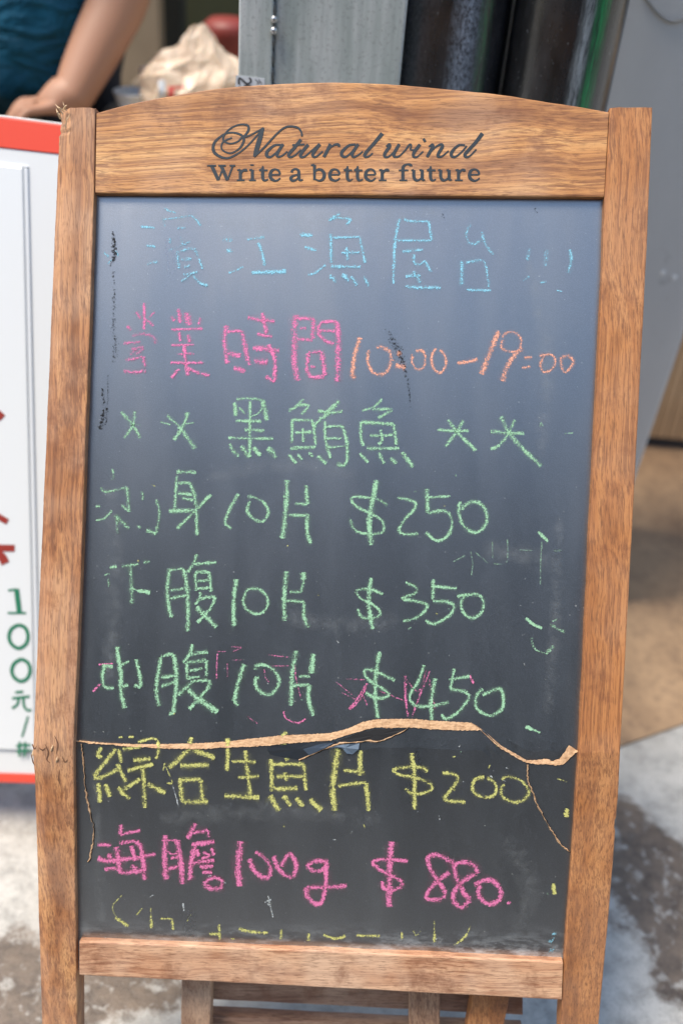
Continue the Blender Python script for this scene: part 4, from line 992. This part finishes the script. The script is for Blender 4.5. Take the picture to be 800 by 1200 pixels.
prof = [(.000,.005,.080,.055,0),(.012,.004,.098,.068,.4),(.035,.000,.104,.072,.9),(.060,.002,.104,.070,1.3),(.082,.004,.104,.064,1.9),(.098,.008,.094,.054,2.4),(.114,.014,.070,.042,2.9),(.126,.016,.045,.030,3.3),(.140,.014,.028,.019,3.8),(.152,.012,.016,.010,4.2),(.160,.010,.005,.004,4.4)]
mb.rings([bagring(*p) for p in prof])
for i, v in enumerate(mb.v):
    q = v*26
    v += Vector((noise.noise(q), noise.noise(q+Vector((7,0,0))), noise.noise(q+Vector((0,9,0)))))*.013; q2 = q*2.7; v += Vector((abs(noise.noise(q2)), abs(noise.noise(q2+Vector((3,0,0)))), -abs(noise.noise(q2+Vector((0,5,0))))))*.009
bg_o = obj('bag_body', mb, bagmat(), bag)
for (px, py, rr, m_) in ((200,104,.011,mat('bag_red', (.60,.12,.08), .5)), (213,107,.010,None), (190,102,.010,mat('bag_pale', (.62,.68,.74), .4))):
    pass
def patch(pxs, m_):
    mb = MB(); dep = bg_o.evaluated_get(bpy.context.evaluated_depsgraph_get()); inv = dep.matrix_world.inverted()
    q = []
    nx, ny = 8, 6
    for j in range(ny+1):
        for i in range(nx+1):
            px = pxs[0]+(pxs[2]-pxs[0])*i/nx; py = pxs[1]+(pxs[3]-pxs[1])*j/ny
            o_ = inv @ CAM; d_ = (inv.to_3x3() @ ray(px, py)).normalized()
            ok, loc, nn, _ = dep.ray_cast(o_, d_)
            if not ok: return
            q.append(mb.vert(dep.matrix_world @ loc + nn*.0012))
    for j in range(ny):
        for i in range(nx): mb.face(q[j*(nx+1)+i], q[j*(nx+1)+i+1], q[(j+1)*(nx+1)+i+1], q[(j+1)*(nx+1)+i])
    obj('printed_mark', mb, m_, bag)
bpy.context.view_layer.update()
patch((197,101,204,118), mat('bag_red', (.60,.10,.08), .5)); patch((204,101,218,104), mat('bag_red2', (.60,.14,.10), .5)); patch((186,94,193,114), mat('bag_pale', (.66,.72,.78), .4))

# white bowl
bw = ct(157, 126); bw = Vector((P(156, 110, 1.86).x, P(156, 110, 1.86).y, HC))
mb = MB(); rr = .034
kz = (P(156, 106, 1.86).z-HC)/.0445
mb.lathe(bw, [(r_, z_*kz) for r_, z_ in [(.001,.001),(.022,.001),(.026,.012),(.032,.030),(.0355,.042),(.037,.043),(.036,.0445),(.034,.043),(.030,.030),(.024,.012),(.001,.006)]], 40)
obj('bowl', mb, mat('bowl_white', (.72,.76,.77), .3), None, smooth=True, label='small white bowl on the counter between the hand and the bag', cat='bowl')
# red tub behind the bag
rt = P(268, 42, 2.16); mb = MB(); mb.lathe((rt.x, rt.y, HC), [(.001,0),(.045,0),(.05,rt.z-HC-.01),(.054,rt.z-HC),(.056,rt.z-HC+.02),(.04,rt.z-HC+.034),(.001,rt.z-HC+.038)], 36)
obj('red_tub', mb, mat('red_plastic', (.22,.035,.028), .5), None, smooth=True, label='red tub half hidden behind the plastic bag', cat='tub')
# sauce bottle behind the vendor's arm
sbp = P(107, 45, 2.28); bt = empty('sauce_bottle', (sbp.x, sbp.y, HC)); tag(bt, 'small bottle with orange cap and white label behind the arm', 'bottle')
zt = P(107, 0, 2.28).z
# shelf carrying the bottle
h0 = P(107, 48, 2.28).z-HC
mb = MB(); mb.lathe((sbp.x, sbp.y, HC), [(.001,0),(.018,0),(.019,h0+.01),(.019,h0+.055),(.014,h0+.07),(.001,h0+.072)], 24); obj('bottle_body', mb, mat('brown_glass', (.10,.04,.02), .2), bt, smooth=True)
mb = MB(); mb.lathe((sbp.x, sbp.y, HC+h0+.015), [(.0193,0),(.0195,.001),(.0195,.036),(.0193,.037)], 24); obj('bottle_label', mb, mat('label_white', (.6,.6,.58), .5), bt, smooth=True)
mb = MB(); mb.lathe((sbp.x, sbp.y, HC+h0+.07), [(.001,0),(.013,0),(.013,.03),(.001,.031)], 24); obj('cap', mb, mat('cap_orange', (.55,.20,.06), .4), bt, smooth=True)

# person: one continuous skinned body, shirt and trousers over it
SKIN = mat('skin', (.40,.215,.14), .5, 0, .4)
SKIN.node_tree.nodes['Principled BSDF'].inputs['Subsurface Weight'].default_value = .12
SKIN.node_tree.nodes['Principled BSDF'].inputs['Subsurface Radius'].default_value = (.01,.004,.002)
def skinned(name, verts, edges, radii, root, m, parent, sub=2):
    me = bpy.data.meshes.new(name); inv = world_of(parent).inverted()
    me.from_pydata([tuple(inv @ Vector(v)) for v in verts], edges, []); me.update()
    o = bpy.data.objects.new(name, me); col.objects.link(o); o.parent = parent
    md = o.modifiers.new('skin', 'SKIN'); md.use_smooth_shade = True
    for i, sv in enumerate(me.skin_vertices[0].data):
        r_ = radii[i]; sv.radius = (r_, r_) if not isinstance(r_, tuple) else r_
        sv.use_root = (i == root)
    s_ = o.modifiers.new('sub', 'SUBSURF'); s_.levels = sub; s_.render_levels = sub
    me.materials.append(m); return o
wr = P(84, 113, 1.80); el = P(150, -18, 1.80); hd = P(58, 121, 1.80)

sh = Vector((-.50, 1.99, 1.36)); sh2 = Vector((-.855, 2.06, 1.36))
mid = (sh+sh2)/2
pe = empty('person', (mid.x, mid.y+.02, 0)); tag(pe, 'person in a teal short sleeved shirt resting one hand on the counter', 'person')
pel = Vector((mid.x, mid.y+.04, .90)); chest = Vector((mid.x, mid.y, 1.22)); neck = Vector((mid.x, mid.y-.02, 1.42)); hb = Vector((mid.x, mid.y-.05, 1.50)); ht = Vector((mid.x, mid.y-.06, 1.62))
V = [pel, Vector((mid.x, mid.y+.02, 1.06)), chest, Vector((mid.x,mid.y,1.36)), neck, hb, ht,
     sh, el, wr, P(70, 118, 1.795),
     sh2, sh2+Vector((-.06,-.06,-.28)), sh2+Vector((.05,-.28,-.43)), sh2+Vector((.09,-.34,-.46)),
     pel+Vector((-.10,0,-.06)), pel+Vector((-.11,-.02,-.46)), pel+Vector((-.11,.03,-.84)), pel+Vector((-.11,-.13,-.875)),
     pel+Vector((.10,0,-.06)), pel+Vector((.11,-.02,-.46)), pel+Vector((.11,.03,-.84)), pel+Vector((.11,-.13,-.875))]
E = [(0,1),(1,2),(2,3),(3,4),(4,5),(5,6),(3,7),(7,8),(8,9),(9,10),(3,11),(11,12),(12,13),(13,14),(0,15),(15,16),(16,17),(17,18),(0,19),(19,20),(20,21),(21,22)]
rad = [(.15,.10),(.14,.10),(.15,.10),(.11,.08),.05,(.07,.08),(.06,.07), .060,.060,.041,(.044,.028), .058,.052,.038,(.042,.026), .085,.058,.036,.028, .085,.058,.036,.028]
# fingers resting on the counter edge, each a short chain rooted in the palm
palm = V[10]; d1 = (palm-wr).normalized(); side = d1.cross(Vector((0,0,1))).normalized()
def finger(root_pt, dirv, L, r0, curl, base_index):
    p1 = root_pt + dirv*L*.45 + Vector((0,0,.006)); p2 = p1 + (dirv*.8+Vector((0,0,-curl))).normalized()*L*.35; p3 = p2 + (dirv*.4+Vector((0,0,-curl*1.6))).normalized()*L*.25
    i0 = len(V); V.extend([root_pt, p1, p2, p3]); E.extend([(base_index, i0), (i0,i0+1), (i0+1,i0+2), (i0+2,i0+3)]); rad.extend([r0, r0*.95, r0*.88, r0*.72])
for base_i, dd, sd_ in ((10, d1, side),):
    dn = Vector((d1.x, d1.y, -.2)).normalized()
    for k, (o_, L) in enumerate(((-.030,.070), (-.010,.078), (.010,.074), (.029,.058))):
        finger(palm + dn*.035 + side*o_, (dn + side*o_*4).normalized(), L, .0088, .55, base_i)
    finger(palm + side*.030 - dn*.015, (dn*.5 + side*.8).normalized(), .055, .0098, .2, base_i)
V[14] = V[13] + (V[13]-V[12]).normalized()*.05
dd = (V[14]-V[13]).normalized(); s2 = dd.cross(Vector((0,0,1))).normalized()
for o_, L in ((-.030,.058), (-.010,.074), (.010,.078), (.029,.070)): finger(V[14]+dd*.035+s2*o_, dd, L, .0088, .4, 14)
finger(V[14]-s2*.03-dd*.015, (dd*.5-s2*.8).normalized(), .055, .0098, .2, 14)
skinned('body', V, E, rad, 0, SKIN, pe)
TEAL = mat('teal_cloth', (.004,.075,.115), .8, 0, .2)
tt = NT(TEAL); nn_ = tt.noise(tt.coord((1,1,.6)), 9, 4, .6); tt.bump(tt.noise(tt.coord((1,1,2.2)), 7, 3, .5, 1.5), 1.0, .06); tt.l(tt.ramp(nn_, [(.3,(.003,.055,.105)),(.7,(.008,.10,.175))]), tt.b.inputs['Base Color'])
slv = sh.lerp(el, .72); slv2 = sh2.lerp(V[12], .8)
SV = [Vector((mid.x,mid.y+.04,.74)), Vector((mid.x,mid.y+.02,1.0)), Vector((mid.x,mid.y,1.22)), Vector((mid.x,mid.y,1.37)), sh, slv, sh2, slv2, Vector((mid.x,mid.y+.01,1.12)), Vector((mid.x, mid.y-.015, 1.43))]
skinned('shirt', SV, [(0,1),(1,8),(8,2),(2,3),(3,4),(4,5),(3,6),(6,7),(3,9)], [(.20,.20),(.19,.16),(.18,.135),(.14,.11),.085,.078,.085,.078,(.18,.14),.06], 0, TEAL, pe)
TR = mat('trousers_cloth', (.03,.03,.04), .85)
skinned('trousers', [pel+Vector((0,0,-.03)), V[15], V[16], V[17]+Vector((0,0,.05)), V[19], V[20], V[21]+Vector((0,0,.05))], [(0,1),(1,2),(2,3),(0,4),(4,5),(5,6)], [(.12,.09),.085,.07,.055,.085,.07,.055], 0, TR, pe)
hr = MB(); hr.lathe(ht+Vector((0,.012,-.03)), [(.075,-.03),(.088,0),(.086,.04),(.066,.078),(.03,.10),(.002,.105)], 24); obj('hair', hr, mat('hair_black', (.012,.010,.009), .5), pe, smooth=True)
fz = hb + Vector((0,-.075,.055))
for s_ in (-1, 1):
    mb = MB(); mb.lathe(fz+Vector((s_*.030,-.005,-.004)), [(.0005,-.006),(.008,-.003),(.008,.003),(.0005,.006)], 12); obj('eye', mb, mat('eye_dark', (.02,.015,.012), .3), pe, smooth=True)
mb = MB(); mb.tube([fz+Vector((0,-.004,.004)), fz+Vector((0,-.020,-.028)), fz+Vector((0,-.008,-.036))], [.006,.011,.008], 10); obj('nose', mb, SKIN, pe, smooth=True)
mb = MB(); mb.tube([fz+Vector((-.024,-.004,-.058)), fz+Vector((0,-.010,-.060)), fz+Vector((.024,-.004,-.058))], [.002,.0055,.002], 8); obj('mouth', mb, mat('lips', (.36,.12,.10), .5), pe, smooth=True)
